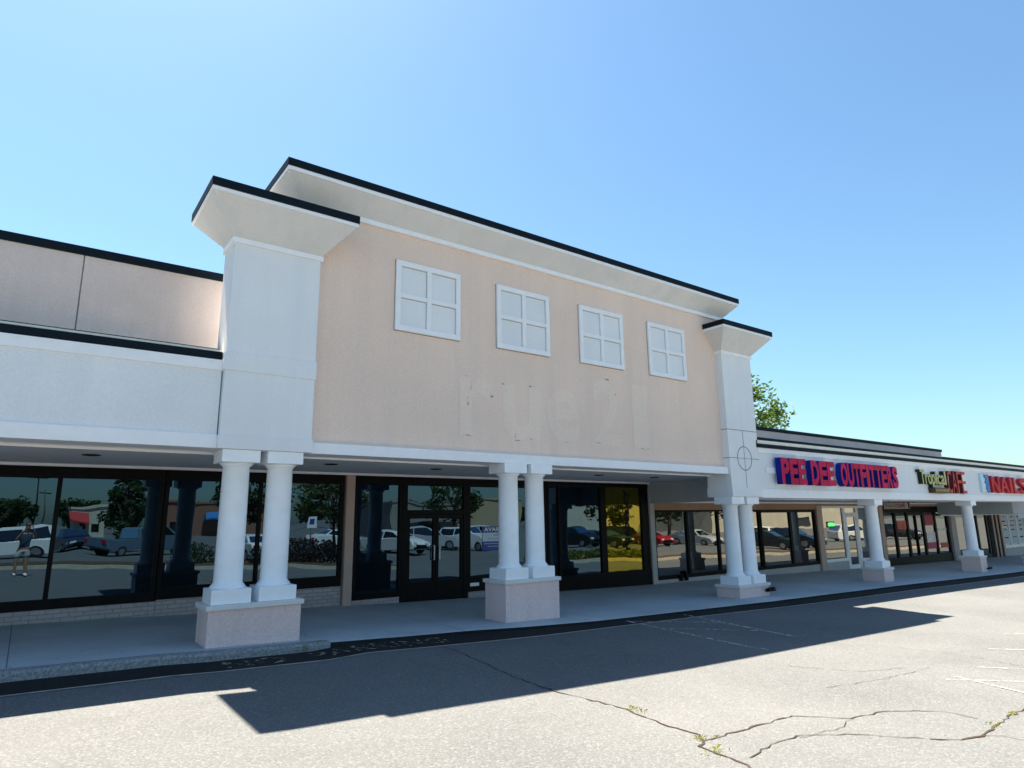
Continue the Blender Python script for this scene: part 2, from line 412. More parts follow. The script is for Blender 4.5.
for x in (5.645, 7.905, 10.17, 12.44):
    b = MB()
    for p in ((x-.69, x+.69, 4.60, 4.705), (x-.69, x+.69, 3.36, 3.465), (x-.69, x-.595, 3.465, 4.60), (x+.595, x+.69, 3.465, 4.60), (x-.045, x+.045, 3.465, 4.60)):
        b.box(p[0], p[1], 10.135, 10.19, p[2], p[3], .006)
    b.box(x-.595, x-.045, 10.14, 10.19, 3.99, 4.075, .005); b.box(x+.045, x+.595, 10.14, 10.19, 3.99, 4.075, .005)
    f = obj('false_window', b, M['trim'], A)
    b = MB()
    for xa, xb in ((x-.595, x-.045), (x+.045, x+.595)):
        for zA, zB in ((3.465, 3.99), (4.075, 4.60)): b.box(xa+.012, xb-.012, 10.172, 10.186, zA+.012, zB-.012)
    obj('infill_panel', b, M['white'], f)
    b = MB(); b.box(x-.70, x+.70, 10.183, 10.189, 3.35, 4.715); obj('shadow_gap', b, M['joint'], f)
# ghost of removed lettering
M['ghost'] = stucco('unfaded_stucco', (.915, .742, .625), .03, .06)
M['scar'] = worn('glue_stain', (.40, .30, .25), None, .48, .66)
for ch, x0, x1, z1 in (('r', 6.35, 7.12, 2.68), ('u', 7.36, 8.32, 2.66), ('e', 8.5, 9.42, 2.70), ('2', 9.82, 10.68, 3.05), ('1', 11.08, 11.6, 3.05)):
    b = text_mb(ch, x0, x1, 1.55, z1, 10.1865, .002, .022)
    obj('letter_ghost', b, M['ghost'], wall)
for x, z, w, h in ((6.46, 2.70, .16, .03), (6.53, 2.28, .025, .45), (6.54, 2.15, .07, .10), (6.5, 1.55, .26, .02), (7.36, 2.64, .10, .05), (7.72, 1.52, .2, .025), (7.66, 1.62, .02, .18), (8.10, 2.66, .18, .04), (8.12, 1.56, .2, .02), (9.0, 1.56, .16, .015), (9.95, 1.60, .2, .02), (10.30, 3.07, .14, .04), (10.55, 2.75, .05, .05), (11.45, 1.55, .36, .025), (7.1, 2.35, .08, .06)):
    b = MB(); b.box(x-w*.4, x+w*.4, 10.1835, 10.1850, z-h*.32, z+h*.32); obj('glue_stain', b, M['scar'], wall)

def pier(parent, x0, x1, yb, zbot, lower_right):
    b = MB()
    b.box(x0-.02, x1+.02, 9.98, yb+.02, zbot, zbot+.20, .008)                # bottom trim
    b.box(x0, x1, 10.0, yb, zbot+.20, 2.22)
    b.box(x0-.02, x1+.02, 9.98, yb+.02, 2.22, 2.515, .01)                    # belt band
    b.box(x0, x1, 10.0, yb, 2.515, 4.36)
    p = obj('pier', b, M['white'], parent)
    return p
PL = pier(A, 2.13, 3.485, 10.66, 1.05, False)
cornice(A, 2.12, 3.485, 10.0, 10.58, 4.25, .46, 4.82, .06, .135, 'pier_cap', trim=.085, tro=.035)
b = MB()   # right pier is plainer, scored with reveals and a ring
b.box(14.435, 15.775, 9.98, 10.76, .47, .70, .006); b.box(14.45, 15.76, 10.0, 10.74, .70, 4.36)
PR = obj('pier', b, M['white'], A)
cornice(A, 14.45, 15.76, 10.0, 10.66, 4.25, .46, 4.82, .06, .135, 'pier_cap', trim=.085, tro=.035)
b = MB()
b.box(14.446, 15.764, 9.9965, 10.5, 2.205, 2.222); b.box(14.446, 14.80, 9.9965, 10.5, 1.462, 1.477); b.box(15.42, 15.764, 9.9965, 10.5, 1.462, 1.477)
b.box(15.10, 15.115, 9.9955, 9.999, 1.785, 2.205); b.box(15.10, 15.115, 9.9955, 9.999, .70, 1.155); b.box(15.10, 15.113, 9.9955, 9.999, 1.155, 1.785)
b.box(14.80, 15.10, 9.9955, 9.999, 1.464, 1.475); b.box(15.113, 15.42, 9.9955, 9.999, 1.464, 1.475)
for i in range(48):
    a0, a1 = 2*math.pi*i/48, 2*math.pi*(i+1)/48
    b.prism([(15.107+r*math.cos(a), 1.47+r*math.sin(a)) for r, a in ((.322, a0), (.322, a1), (.300, a1), (.300, a0))], 1, 9.994, 9.999)
obj('score_line', b, M['joint'], PR)

# soffit, storefront of the anchor + left wing
def soffit(parent, x0, x1, y0, y1, z, lights=()):
    b = MB(); b.box(x0, x1, y0, y1, z, z+.06); s = obj('soffit', b, M['soffit'], parent)
    b = MB(); b.box(x0, x1, y0, y0+.05, z-.035, z-.001); b.box(x0, x1, y1-.07, y1-.002, z-.05, z-.001); obj('soffit_trim', b, M['trim'], s)
    for (lx, ly) in lights:
        b = MB(); b.lathe([(.13, z-.012), (.13, z-.002)], lx, ly, 24); b.lathe([(.10, z-.016), (.10, z-.0125)], lx, ly, 24)
        obj('recessed_light', b, M['void'], s)
    return s
soffit(A, 2.6, 15.74, 10.62, 13.96, 1.05, ((4.52, 11.83), (6.9, 12.0), (9.2, 11.9), (11.6, 11.9), (13.7, 11.9)))
FY0, FY1, GY = 13.95, 14.06, 14.0
def bars(lst, name, m, parent, y0=FY0, y1=FY1, bev=.004):
    b = MB()
    for q in lst: b.box(q[0], q[1], y0, y1, q[2], q[3], bev)
    return obj(name, b, m, parent)
def pane(x0, x1, z0, z1, m, parent, y=GY, name='pane', tilt=None):
    b = MB(); e = random.uniform(-.004, .004) if tilt is None else tilt
    b.hull8([(x0, y-e, z0), (x1, y+e, z0), (x1, y+.012+e, z0), (x0, y+.012-e, z0)], [(x0, y-e, z1), (x1, y+e, z1), (x1, y+.012+e, z1), (x0, y+.012-e, z1)])
    return obj(name, b, m, parent)
HT = .80   # underside of the black header
def window(parent, xs, zsill, zglass, ztop=1.0, head=HT, gm='glass', fm='black', mull=.075, name='shop_window'):
    L = [(xs[0]-mull/2, xs[-1]+mull/2, head, ztop), (xs[0]-mull/2, xs[-1]+mull/2, zsill, zglass)]
    for x in xs: L.append((x-mull/2+.001, x+mull/2-.001, zglass, head))
    f = bars(L, name, M[fm], parent)
    for a, c in zip(xs, xs[1:]): pane(a+mull/2, c-mull/2, zglass, head, M[gm], f)
    return f
w1 = window(A, [2.12, 3.86, 5.62], -1.40, -1.18)
b = MB(); b.box(2.1, 5.68, 13.97, 14.2, -2.1, -1.401); obj('knee_wall', b, M['brick'], A)
b = MB(); b.box(5.70, 5.895, 13.88, 14.1, -2.1, 1.0, .006); obj('post', b, M['post'], A)
w2 = window(A, [5.97, 7.08], -1.73, -1.60)
b = MB(); b.box(5.9, 7.09, 13.97, 14.2, -2.2, -1.731); obj('knee_wall', b, M['brick'], A)
# entrance doors with transom
df = bars([(7.12, 7.26, -1.92, .80), (8.83, 8.97, -1.92, .80), (7.12, 8.97, .80, 1.0), (7.26, 8.83, .12, .22)], 'entrance', M['black'], A)
pane(7.26, 8.83, .22, .80, M['glass'], df)
for x0, x1, hx in ((7.265, 8.04, 7.97), (8.05, 8.825, 8.12)):
    d = bars([(x0, x0+.075, -1.90, .115), (x1-.075, x1, -1.90, .115), (x0+.075, x1-.075, .02, .115), (x0+.075, x1-.075, -1.90, -1.44)], 'door', M['black'], df, 13.965, 14.04)
    pane(x0+.075, x1-.075, -1.44, .02, M['glass'], d)
    b = MB(); b.tube([(hx, 13.95, -.62), (hx, 13.90, -.62), (hx, 13.90, -.95), (hx, 13.95, -.95)], .014, 8); obj('handle', b, M['trim'], d)
w3 = window(A, [9.0, 10.25, 11.5], -1.77, -1.43)
b = MB(); b.box(8.98, 11.55, 13.97, 14.2, -2.2, -1.771); obj('knee_wall', b, M['brick'], A)
f4 = bars([(11.56, 15.76, .99, 1.0), (11.56, 15.76, .88, .99), (11.56, 15.70, -2.1, -1.59), (11.56, 11.64, -1.59, .88), (11.97, 12.06, -1.59, .88), (13.60, 13.83, -1.59, .88), (15.36, 15.56, -1.59, .88), (15.57, 15.68, -1.59, .88)], 'shop_window', M['black'], A)
pane(11.64, 11.97, -1.59, .88, M['glass'], f4); pane(12.06, 13.60, -1.59, .88, M['glass'], f4); yp = pane(13.83, 15.36, -1.59, .88, M['yellow'], f4)
b = text_mb('ruebeauty', -.98, .80, -14.92, -14.58, 13.984, .004, .02, 'up'); obj('window_lettering', b, M['void'], yp)
b = MB(); b.box(15.70, 15.90, 13.90, 14.1, -2.2, 1.0, .006); obj('post', b, M['panel'], A)
# soffit drop wall on the line of the right pier
b = MB(); b.box(15.74, 15.84, 10.63, 13.96, .40, 1.05); obj('soffit_drop', b, M['drop'], A)
# roof and shell behind
b = MB(); b.box(2.0, 15.9, 14.2, 30, -2.3, 1.6); b.box(2.2, 15.7, 10.8, 14.2, 1.12, 1.28); obj('rear_shell', b, M['roof'], A)
# leasing notice on the glass
n = thing('leasing_notice', 'blue and white AVAILABLE leasing notice taped inside the vacant shop window', 'notice', (9.9, 13.99, -.8))
b = MB(); b.box(9.42, 10.42, 13.985, 13.989, -.80, -.20); nb = obj('sheet', b, plain('notice_pale_blue', (.55, .66, .78), .5), n)
b = MB(); b.box(9.42, 10.42, 13.983, 13.9845, -.355, -.20); b.box(9.42, 10.42, 13.983, 13.9845, -.80, -.575); obj('band', b, plain('notice_blue', (.02, .07, .30), .5), nb)
b = text_mb('AVAILABLE', 9.47, 10.37, -.325, -.225, 13.9815, .001, .012); obj('lettering', b, M['trim'], nb)
b = MB()
for x0, x1, z in ((9.75, 10.1, -.42), (9.6, 10.25, -.51), (9.47, 10.35, -.63), (9.58, 10.30, -.70)): b.box(x0, x1, 13.9812, 13.9826, z-.012, z+.012)
obj('text_rule', b, plain('notice_grey', (.35, .42, .5), .6), nb)
n = thing('door_placard', 'small white placard on the black base below the vacant shop window', 'placard', (9.2, 13.94, -1.6))
b = MB(); b.box(9.02, 9.28, 13.935, 13.949, -1.64, -1.56, .003); obj('plate', b, M['trim'], n)

# ------------------------------------------------------------------ left wing
Wg = thing('left_wing_building', 'low white fascia wing at the left with pinkish parapet and black coping', 'building', (-5, 14, zs(-5)))
X0 = -18; JX = .258
b = MB(); b.box(X0, 2.11, 10.12, 10.66, 1.265, 2.385); fw = obj('fascia', b, M['white'], Wg)
b = MB(); b.box(X0, 2.11, 10.085, 10.64, 1.06, 1.262, .006); b.box(X0, 2.11, 10.09, 10.6, 2.225, 2.385, .006); obj('fascia_trim', b, M['trim'], fw)
b = MB(); b.box(X0, 2.10, 10.085, 10.75, 2.387, 2.505, .008); lc = obj('coping', b, M['coping'], Wg)
b = MB(); b.box(X0, 2.10, 10.2, 10.75, 2.5055, 2.562); obj('flashing', b, M['flash'], lc)
b = MB(); b.box(X0, 2.10, 10.32, 11.0, 2.5625, 2.605); obj('gravel_stop', b, M['coping'], lc)
b = MB(); b.box(X0, JX, 11.2, 11.6, 2.4, 4.02); b.box(JX+.019, 2.35, 11.2, 11.6, 2.4, 4.02)
pw = obj('parapet', b, M['parapet'], Wg)
b = MB(); b.box(JX, JX+.019, 11.21, 11.55, 2.4, 4.01); obj('control_joint', b, M['joint'], pw)
b = MB(); b.box(X0, 2.38, 11.17, 11.65, 4.0, 4.135, .008); obj('parapet_coping', b, M['coping'], pw)
soffit(Wg, X0, 2.6, 10.66, 13.96, 1.051, ((.70, 11.9), (-2.2, 11.9), (-5, 11.9)))
window(Wg, [-9.1, -7.2, -5.3, -3.4, -1.5, .41, 2.03], -1.42, -1.255)
b = MB(); b.box(X0, 2.095, 13.97, 14.2, -2.0, -1.421); obj('knee_wall', b, M['brick'], Wg)
b = MB(); b.box(X0, -9.14, 13.95, 14.2, -1.42, 1.0); obj('end_wall', b, M['tan'], Wg)
b = MB(); b.box(X0, 1.99, 14.2, 30, -2.3, 1.6); b.box(X0, 2.1, 10.7, 14.2, 1.12, 1.3); obj('rear_shell', b, M['roof'], Wg)

# ------------------------------------------------------------------ right wing
RW = thing('right_wing_building', 'low white fascia wing at the right carrying red shop signs', 'building', (30, 14, zs(30)))
RX = 62
b = MB(); b.box(15.775, RX, 10.03, 10.62, .692, 1.80); rf = obj('fascia', b, M['white'], RW)
b = MB(); b.box(15.775, RX, 9.995, 10.6, .45, .69, .006); b.box(15.775, RX, 10.0, 10.6, 1.66, 1.80, .006); obj('fascia_trim', b, M['trim'], rf)
b = MB(); b.box(15.70, RX, 9.96, 10.7, 1.802, 1.905, .006); rc = obj('coping', b, M['coping'], RW)
b = MB(); b.box(15.70, RX, 10.0, 10.8, 1.9055, 2.005); obj('flashing', b, M['flash'], rc)
b = MB(); b.box(15.70, RX, 10.03, 11.0, 2.0055, 2.09); obj('gravel_stop', b, M['coping'], rc)
b = MB(); b.box(15.3, 31.4, 11.2, 11.6, 1.9, 2.555); rp = obj('parapet', b, M['parapet'], RW)
b = MB(); b.box(15.2, 31.45, 11.17, 11.65, 2.556, 2.66, .006); obj('parapet_coping', b, M['coping'], rp)
b = MB(); b.box(36.5, RX, 13.6, 13.9, 2.0, 2.80); rq = obj('parapet', b, M['parapet'], RW)
b = MB(); b.box(31.5, RX, 13.55, 13.95, 2.70, 2.86, .006); obj('parapet_coping', b, M['coping'], rq)
soffit(RW, 15.85, 37.6, 10.62, 13.96, .47, ((19.0, 12.2), (27.1, 12.9), (32.1, 12.9), (35.3, 12.5)))
# storefronts
b = MB(); b.box(15.9, 26.0, 13.93, 14.2, .19, .47); b.box(26.0, 31.0, 13.92, 14.2, .33, .47); b.box(31.0, 39.0, 13.94, 14.2, .31, .47); obj('lintel', b, M['tan'], RW)
for q in ((15.9, 25.6, 13.97, 14.2, -2.6, -1.95), (26.0, 27.92, 13.96, 14.2, -2.7, -1.92), (46.3, 62, 13.95, 14.2, -3, -2.1)):
    kw = MB(); kw.box(*q); obj('knee_wall', kw, M['panel'], RW)
window(RW, [15.94, 17.55, 19.2, 20.3, 21.7], -1.95, -1.83, .19, .13, 'glass_c', mull=.11)
window(RW, [21.75, 23.75, 25.55], -1.95, -1.83, .19, .08, 'glass_c', mull=.14)
b = MB(); b.box(25.62, 26.02, 13.88, 14.2, -2.6, .33, .006); obj('post', b, M['post'], RW)
window(RW, [26.1, 27.86], -1.92, -1.80, .33, .24, 'glass_c', 'trim', .09)
df = bars([(27.915, 28.0, -2.45, .33), (28.95, 29.04, -2.45, .33), (28.0, 28.95, .24, .33), (28.0, 28.95, -.02, .05)], 'door_frame', M['trim'], RW)
pane(28.0, 28.95, .05, .24, M['glass_c'], df)
d = bars([(28.01, 28.13, -2.42, -.03), (28.82, 28.94, -2.42, -.03), (28.13, 28.82, -.14, -.03), (28.13, 28.82, -2.42, -2.10)], 'door', M['trim'], RW, 13.965, 14.03)
pane(28.13, 28.82, -2.10, -.14, M['glass_c'], d)
window(RW, [29.09, 30.95], -2.0, -1.88, .33, .24, 'glass_c', 'trim', .09)
b = MB(); b.box(29.05, 31.2, 13.96, 14.2, -2.7, -2.0); obj('knee_wall', b, M['panel'], RW)
b = MB(); b.box(31.0, 31.32, 13.88, 14.2, -2.6, .31, .006); obj('post', b, M['post'], RW)
cf = bars([(31.32, 38.75, .02, .31), (31.32, 38.75, -2.7, -2.02)] + [(x-.09, x+.09, -2.02, .02) for x in (31.42, 32.65, 33.95, 35.72, 37.1, 38.62)] + [(34.04, 35.63, -.12, 0)], 'shop_window', M['black'], RW)
for a, c in ((31.51, 32.56), (32.74, 33.86), (34.04, 35.63), (35.81, 37.01), (37.19, 38.53)): pane(a, c, -2.02, .02, M['glass_c'], cf)
b = MB(); b.box(34.80, 34.88, 13.94, 13.99, -2.0, -.121); obj('door_stile', b, M['black'], cf)
b = MB(); b.box(38.76, 39.4, 13.85, 14.2, -2.7, .47, .006); obj('post', b, M['panel'], RW)
cf2 = bars([(39.4, 44.2, -.15, .47), (39.4, 44.2, -2.8, -2.3)]+[(x-.1, x+.1, -2.3, -.15) for x in (39.5, 41.0, 42.6, 44.1)], 'shop_window', M['black'], RW)
for a, c in ((39.6, 40.9), (41.1, 42.5), (42.7, 44.0)): pane(a, c, -2.3, -.15, M['glass_c'], cf2)
b = MB(); b.box(44.3, 46.4, 13.94, 14.2, -2.8, .3); obj('side_panel', b, M['void'], RW)
b = MB(); b.box(44.85, 45.05, 13.90, 13.94, -2.7, -.1); b.box(45.45, 45.65, 13.90, 13.94, -2.7, -.1); b.box(46.05, 46.3, 13.90, 13.94, -2.7, -.1); obj('board', b, M['post'], RW)
w5 = window(RW, [46.4, 47.6, 49.0, 50.5, 52, 56, 61.8], -2.1, -1.95, .3, .02, 'glass_c', 'trim', .12)
pm = plain('pale_paper', (.46, .56, .62), .8)
b = MB()
for x0, x1, z0, z1 in ((46.55, 47.5, -.85, -.05), (46.55, 47.5, -1.9, -.9), (47.75, 48.9, -1.9, -.05), (49.15, 50.3, -1.9, -.05)): b.box(x0, x1, 13.985, 13.992, z0, z1)
ps = obj('window_paper', b, pm, w5)
b = MB(); rg = random.Random(2)
for x0, x1 in ((46.6, 47.4), (47.85, 48.8), (49.2, 50.2)):
    for z in (-.3, -.55, -.8, -1.05, -1.5):
        a = rg.uniform(0, .3); b = MB(); b.box(x0+a, x1-rg.uniform(0, .3), 13.980, 13.984, z-rg.uniform(.02, .06), z+.02); obj('text_rule', b, M['void'], w5)
# second pier at the far right, with its lower canopy
b = MB(); b.box(37.5, 38.9, 9.96, 10.74, -.12, 1.80, .006); p2 = obj('pier', b, M['white'], RW)
b = MB(); b.box(37.5, 37.6, 10.745, 13.93, -.12, .53); obj('soffit_drop', b, M['drop'], RW)
soffit(RW, 37.6, RX, 10.62, 13.9, -.12)
b = MB(); b.box(14.7, RX, 14.2, 30, -3, 1.7); b.box(15.9, RX, 10.7, 14.2, .6, 1.75); obj('rear_shell', b, M['roof'], RW)
# things in the right windows
n = thing('open_sign', 'small green glowing neon OPEN sign hanging in the white framed shop window', 'neon sign', (27.0, 13.98, -.45))
b = text_mb('OPEN', 26.55, 27.05, -.50, -.35, 13.965, .01, .02); obj('neon_tube', b, emis('green_neon', (.12, .8, .2), .6), n)
b = MB(); b.box(26.50, 27.10, 13.978, 13.99, -.54, -.31); obj('backing', b, M['void'], n)
def poster(x0, x1, z0, z1, c, label):
    n = thing('window_poster', label, 'poster', ((x0+x1)/2, 13.97, z0))
    b = MB(); b.box(x0, x1, 13.985, 13.991, z0, z1); obj('sheet', b, plain('poster_ink', c, .5, 0, .25, .3, 3), n); return n
poster(32.85, 33.8, -.75, -.35, (.55, .10, .07), 'red poster in the second cafe window from the left')
poster(35.95, 36.95, -.62, -.1, (.35, .02, .06), 'dark red poster in the cafe window right of the door')
poster(35.95, 36.95, -1.75, -1.45, (.40, .03, .10), 'low crimson poster strip under a white one at the cafe window')
poster(35.95, 36.95, -1.43, -.95, (.75, .72, .72), 'white poster above a crimson strip at the cafe window')
poster(37.3, 38.4, -.9, -.78, (.8, .8, .78), 'narrow white strip poster in the rightmost cafe window')
poster(37.5, 38.4, -1.75, -1.5, (.55, .07, .05), 'small red poster low in the rightmost cafe window')

# ------------------------------------------------------------------ columns on pedestals
def column_set(x0, n, ztop, zped, label, cat='columns', wide=.54, gap=.11):
    """x0 left edge; column top z; pedestal top z"""
    w = n*wide+(n-1)*gap; cx = x0+w/2; zg = min(zs(x0), zs(x0+w))-.02
    t = thing('arcade_column', label, cat, (cx, 10.3, zg), 'columns along the arcade')
    b = MB(); b.box(x0-.03, x0+w+.07, 9.99, 10.66, zg, zped-.07)
    ped = obj('pedestal', b, M['ped'], t)
    b = MB(); b.box(x0-.065, x0+w+.105, 9.955, 10.695, zped-.07, zped, .01); obj('pedestal_cap', b, M['cream'], ped)
    for i in range(n):
        xa = x0+i*(wide+gap); c = xa+wide/2; cy = 10.29
        b = MB()
        prof = [(.245, zped+.205), (.245, zped+.225), (.205, zped+.275), (.198, zped+.29), (.196, zped+.5), (.194, (zped+ztop)/2), (.188, ztop-.245), (.20, ztop-.235), (.245, ztop-.185)]
        b.lathe(prof, c, cy, 48); sh = obj('shaft', b, M['column'], t)
        b = MB(); b.box(xa, xa+wide, 10.02, 10.02+wide, zped+.001, zped+.205, .008); obj('plinth', b, M['column'], sh)
        b = MB(); b.box(xa, xa+wide, 10.02, 10.02+wide, ztop-.185, ztop, .006); obj('capital', b, M['column'], sh)
    return t
column_set(2.19, 2, 1.048, -1.14, 'pair of white columns on a tall pink pedestal at the left end, nearest the camera')
column_set(7.27, 2, 1.044, -1.13, 'pair of white columns on a tall pink pedestal before the glass doors of the vacant shop')
column_set(14.43, 2, .468, -1.715, 'pair of white columns on a low pedestal under the scored pier, a black flood lamp on it')
column_set(22.13, 1, .449, -1.71, 'single white column on a pink pedestal in front of the white framed door', 'column', .55)
column_set(30.28, 1, .449, -1.70, 'single white column on a pink pedestal right of the cafe windows', 'column', .55)
column_set(37.45, 2, -.122, -2.05, 'pair of white columns on a pedestal cut by the right edge of the picture')

def flood(x, y, z, label, s=1):
    t = thing('flood_lamp', label, 'flood lamp', (x, y, z))
    b = MB(); b.box(x-.10*s, x+.10*s, y-.03, y-.004, z-.05*s, z+.05*s, .008); base = obj('bracket', b, M['black'], t)
    for dx in (-.085*s, .085*s):
        b = MB(); b.tube([(x+dx, y-.03, z), (x+dx*1.2, y-.10*s, z+.02*s), (x+dx*1.3, y-.19*s, z+.045*s)], [.03*s, .055*s, .07*s], 14); obj('lamp_head', b, M['black'], t)
flood(15.58, 9.99, -1.90, 'twin headed black flood lamp on the low double column pedestal', .85)
flood(30.86, 9.99, -2.2, 'small black flood lamp at the foot of the single column pedestal', .7)
for i, x in enumerate((17.02, 17.28)):
    t = thing('hose_bib_box', ('left' if i == 0 else 'right')+' one of two small black boxes on the knee wall behind the double columns', 'outlet box', (x, 13.95, -2.03))
    b = MB(); b.box(x-.06, x+.06, 13.88, 13.969, -2.03, -1.83 if i == 0 else -1.74, .01); obj('cover', b, M['black'], t)

# ------------------------------------------------------------------ signs
red = plain('red_sign_face', (.50, .008, .06), .55, 0, .25, .12, 2.5); blue = plain('blue_letter_return', (.008, .02, .24), .6, 0, .08, .1)
SG = thing('shop_sign', 'big red channel letters with deep blue sides reading PEE DEE OUTFITTERS', 'sign', (20, 10, .8))
def word(root, w, x0, x1, z0, z1, yf, dep, mats, bold=.045, gap=.06, widths=None, ref=None):
    n = len(w); ws = [(widths or {}).get(ch, 1.0) for ch in w]; tot = sum(ws); cw = (x1-x0)/tot; x = x0
    for ch, k in zip(w, ws):
        b = text_mb(ch, x+gap*cw/2, x+k*cw-gap*cw/2, z0, z1, yf, dep, bold, 'xz', ref); obj('letter', b, mats, root); x += k*cw
word(SG, 'PEE', 16.44, 17.74, .82, 1.545, 9.78, .17, [red, blue]); word(SG, 'DEE', 17.98, 19.33, .82, 1.53, 9.78, .17, [red, blue])
word(SG, 'OUTFITTERS', 19.68, 23.52, .815, 1.54, 9.78, .17, [red, blue], widths={'I': .55})
b = MB(); b.box(16.05, 23.5, 9.975, 10.028, 1.11, 1.27); obj('raceway', b, M['trim'], SG)
grn = plain('yellow_green_face', (.42, .44, .12), .4, 0, .15); dk = plain('black_letter_return', (.012, .02, .016), .5)
SG2 = thing('shop_sign', 'yellow green and red channel letters reading Tropical CAFE', 'sign', (27.5, 10, .8))
word(SG2, 'Tropical', 25.52, 27.78, .86, 1.56, 9.87, .15, [grn, dk], .02, .04, {'i': .5, 'l': .5, 'r': .75, 'T': 1.2}, (-.24, .74))
rd2 = plain('coral_red_face', (.50, .06, .045), .5, 0, .15, .12); dr = plain('maroon_letter_return', (.09, .006, .008), .5)
word(SG2, 'CAFE', 27.86, 29.7, .72, 1.56, 9.87, .15, [rd2, dr], .0, .12)
b = MB(); b.box(26.45, 27.75, 9.80, 10.025, .71, .90, .01); pl = obj('plate', b, plain('brown_plate', (.07, .045, .015), .5), SG2)
b = MB()
for i in range(9): b.box(26.53+i*.135, 26.53+i*.135+.07, 9.793, 9.7985, .76, .85)
obj('gold_mark', b, plain('gold_mark', (.42, .33, .08), .5), pl)
rd3 = plain('bright_red_face', (.58, .006, .012), .5, 0, .1, .12); rs = plain('crimson_letter_return', (.42, .008, .03), .5)
SG3 = thing('shop_sign', 'bright red channel letters reading NAILS', 'sign', (34.6, 10, .8))
for ch, x0, x1 in (('N', 32.45, 33.38), ('A', 33.42, 34.5), ('I', 34.62, 34.94), ('L', 35.1, 35.8), ('S', 35.92, 36.95)):
    b = text_mb(ch, x0, x1, .79, 1.49, 9.86, .12, .02); obj('letter', b, [rd3, rs], SG3)
SG4 = thing('logo_sign', 'pale panel sign with a notched blue edge left of the red NAILS letters', 'sign', (31.9, 10, .8))
b = MB(); b.box(31.55, 32.0, 9.93, 10.028, .79, 1.53, .01); lp = obj('panel', b, plain('pale_cyan_panel', (.55, .74, .80), .4), SG4)
b = MB(); b.prism([(32.0, .79), (32.28, .79), (32.30, 1.53), (31.85, 1.53), (31.84, 1.40), (31.98, 1.38), (31.97, 1.28), (31.88, 1.26), (31.88, 1.16), (31.99, 1.14), (31.99, 1.02), (31.92, 1.0), (31.92, .93), (32.0, .91)], 1, 9.90, 9.929)
obj('blue_edge', b, plain('logo_blue', (.01, .13, .42), .4), lp)
# blade sign under the canopy
SB = thing('blade_sign', 'small hanging blade sign reading Tropical CAFE under the canopy', 'sign', (26.5, 11.2, .15))
b = MB(); b.box(26.48, 26.56, 10.76, 11.70, .13, .41, .006); fr = obj('frame', b, dk, SB)
b = MB(); b.box(26.470, 26.479, 10.80, 11.66, .155, .385); obj('face', b, plain('cream_sign_face', (.62, .50, .42), .5), SB)
b = text_mb('Tropical', -11.62, -11.22, .20, .34, 26.466, .003, .01, 'yz'); obj('lettering', b, plain('olive_ink', (.25, .20, .02), .5), SB)
b = text_mb('CAFE', -11.19, -10.90, .20, .35, 26.466, .003, .03, 'yz'); obj('lettering', b, plain('red_ink', (.30, .03, .02), .5), SB)
b = MB(); b.tube([(26.52, 10.95, .41), (26.52, 10.95, .47)], .012, 8); b.tube([(26.52, 11.5, .41), (26.52, 11.5, .47)], .012, 8); obj('hanger', b, M['black'], SB)

# ------------------------------------------------------------------ trees
M['leafA'] = leafmat('oak_leaf', (.035, .075, .012), (.10, .15, .035)); M['leafB'] = leafmat('dark_leaf', (.018, .045, .014), (.05, .09, .025))
M['leafC'] = leafmat('olive_leaf', (.05, .07, .015), (.12, .13, .04)); M['bark'] = plain('bark', (.10, .075, .055), .95, 0, .25)
def tree(name, label, cat, x, y, zg, hgt, rad, lm, nclump=60, per=60, leaf=.22, seed=1, crown0=.35, group=None, cone=0):
    rg = random.Random(seed); t = thing(name, label, cat, (x, y, zg), group)
    b = MB(); cz = zg+hgt*(crown0+1)/2; rz = hgt*(1-crown0)/2
    top = Vector((x+rg.uniform(-.2, .2), y, zg+hgt*.8)); r0 = max(.06, hgt*.022)
    b.tube([(x, y, zg-.2), (x, y, zg+.3), (x+.1, y, zg+hgt*.4), top], [r0*1.35, r0, r0*.75, r0*.25], 10)
    cl = []
    for i in range(nclump):
        while True:
            p = Vector((rg.uniform(-1, 1), rg.uniform(-1, 1), rg.uniform(-1, 1)))
            if .15 < p.length < 1: break
        p = p.normalized()*(p.length**.5)
        k = 1-cone*(p.z+1)/2
        c = Vector((x+p.x*rad*k, y+p.y*rad*k, cz+p.z*rz)); cl.append(c)
        if i % 4 == 0:
            s = Vector((x, y, zg+hgt*rg.uniform(crown0*.8, .6)))
            b.tube([s, s.lerp(c, .5)+Vector((0, 0, .15)), c], [r0*.4, r0*.25, r0*.1], 6)
    obj('trunk', b, M['bark'], t)
    b = MB()
    for c in cl:
        cr = rad*rg.uniform(.16, .34)
        for j in range(per):
            d = Vector((rg.gauss(0, 1), rg.gauss(0, 1), rg.gauss(0, .7))); d = d.normalized()*cr*rg.random()**.45
            p = c+d; u = Vector((rg.gauss(0, 1), rg.gauss(0, 1), rg.gauss(0, .5))).normalized(); w = u.cross(Vector((rg.gauss(0, 1), rg.gauss(0, 1), rg.gauss(0, 1)))).normalized()
            s = leaf*rg.uniform(.6, 1.3)
            b.quad([p-u*s, p-w*s*.45, p+u*s, p+w*s*.45])
    obj('crown', b, lm, t, recalc=False); return t
tree('shade_tree', 'leafy green tree rising behind the roof of the right wing', 'tree', 44.6, 30.5, zs(46), 13.2, 4.3, M['leafA'], 80, 80, .2, 21, .45)

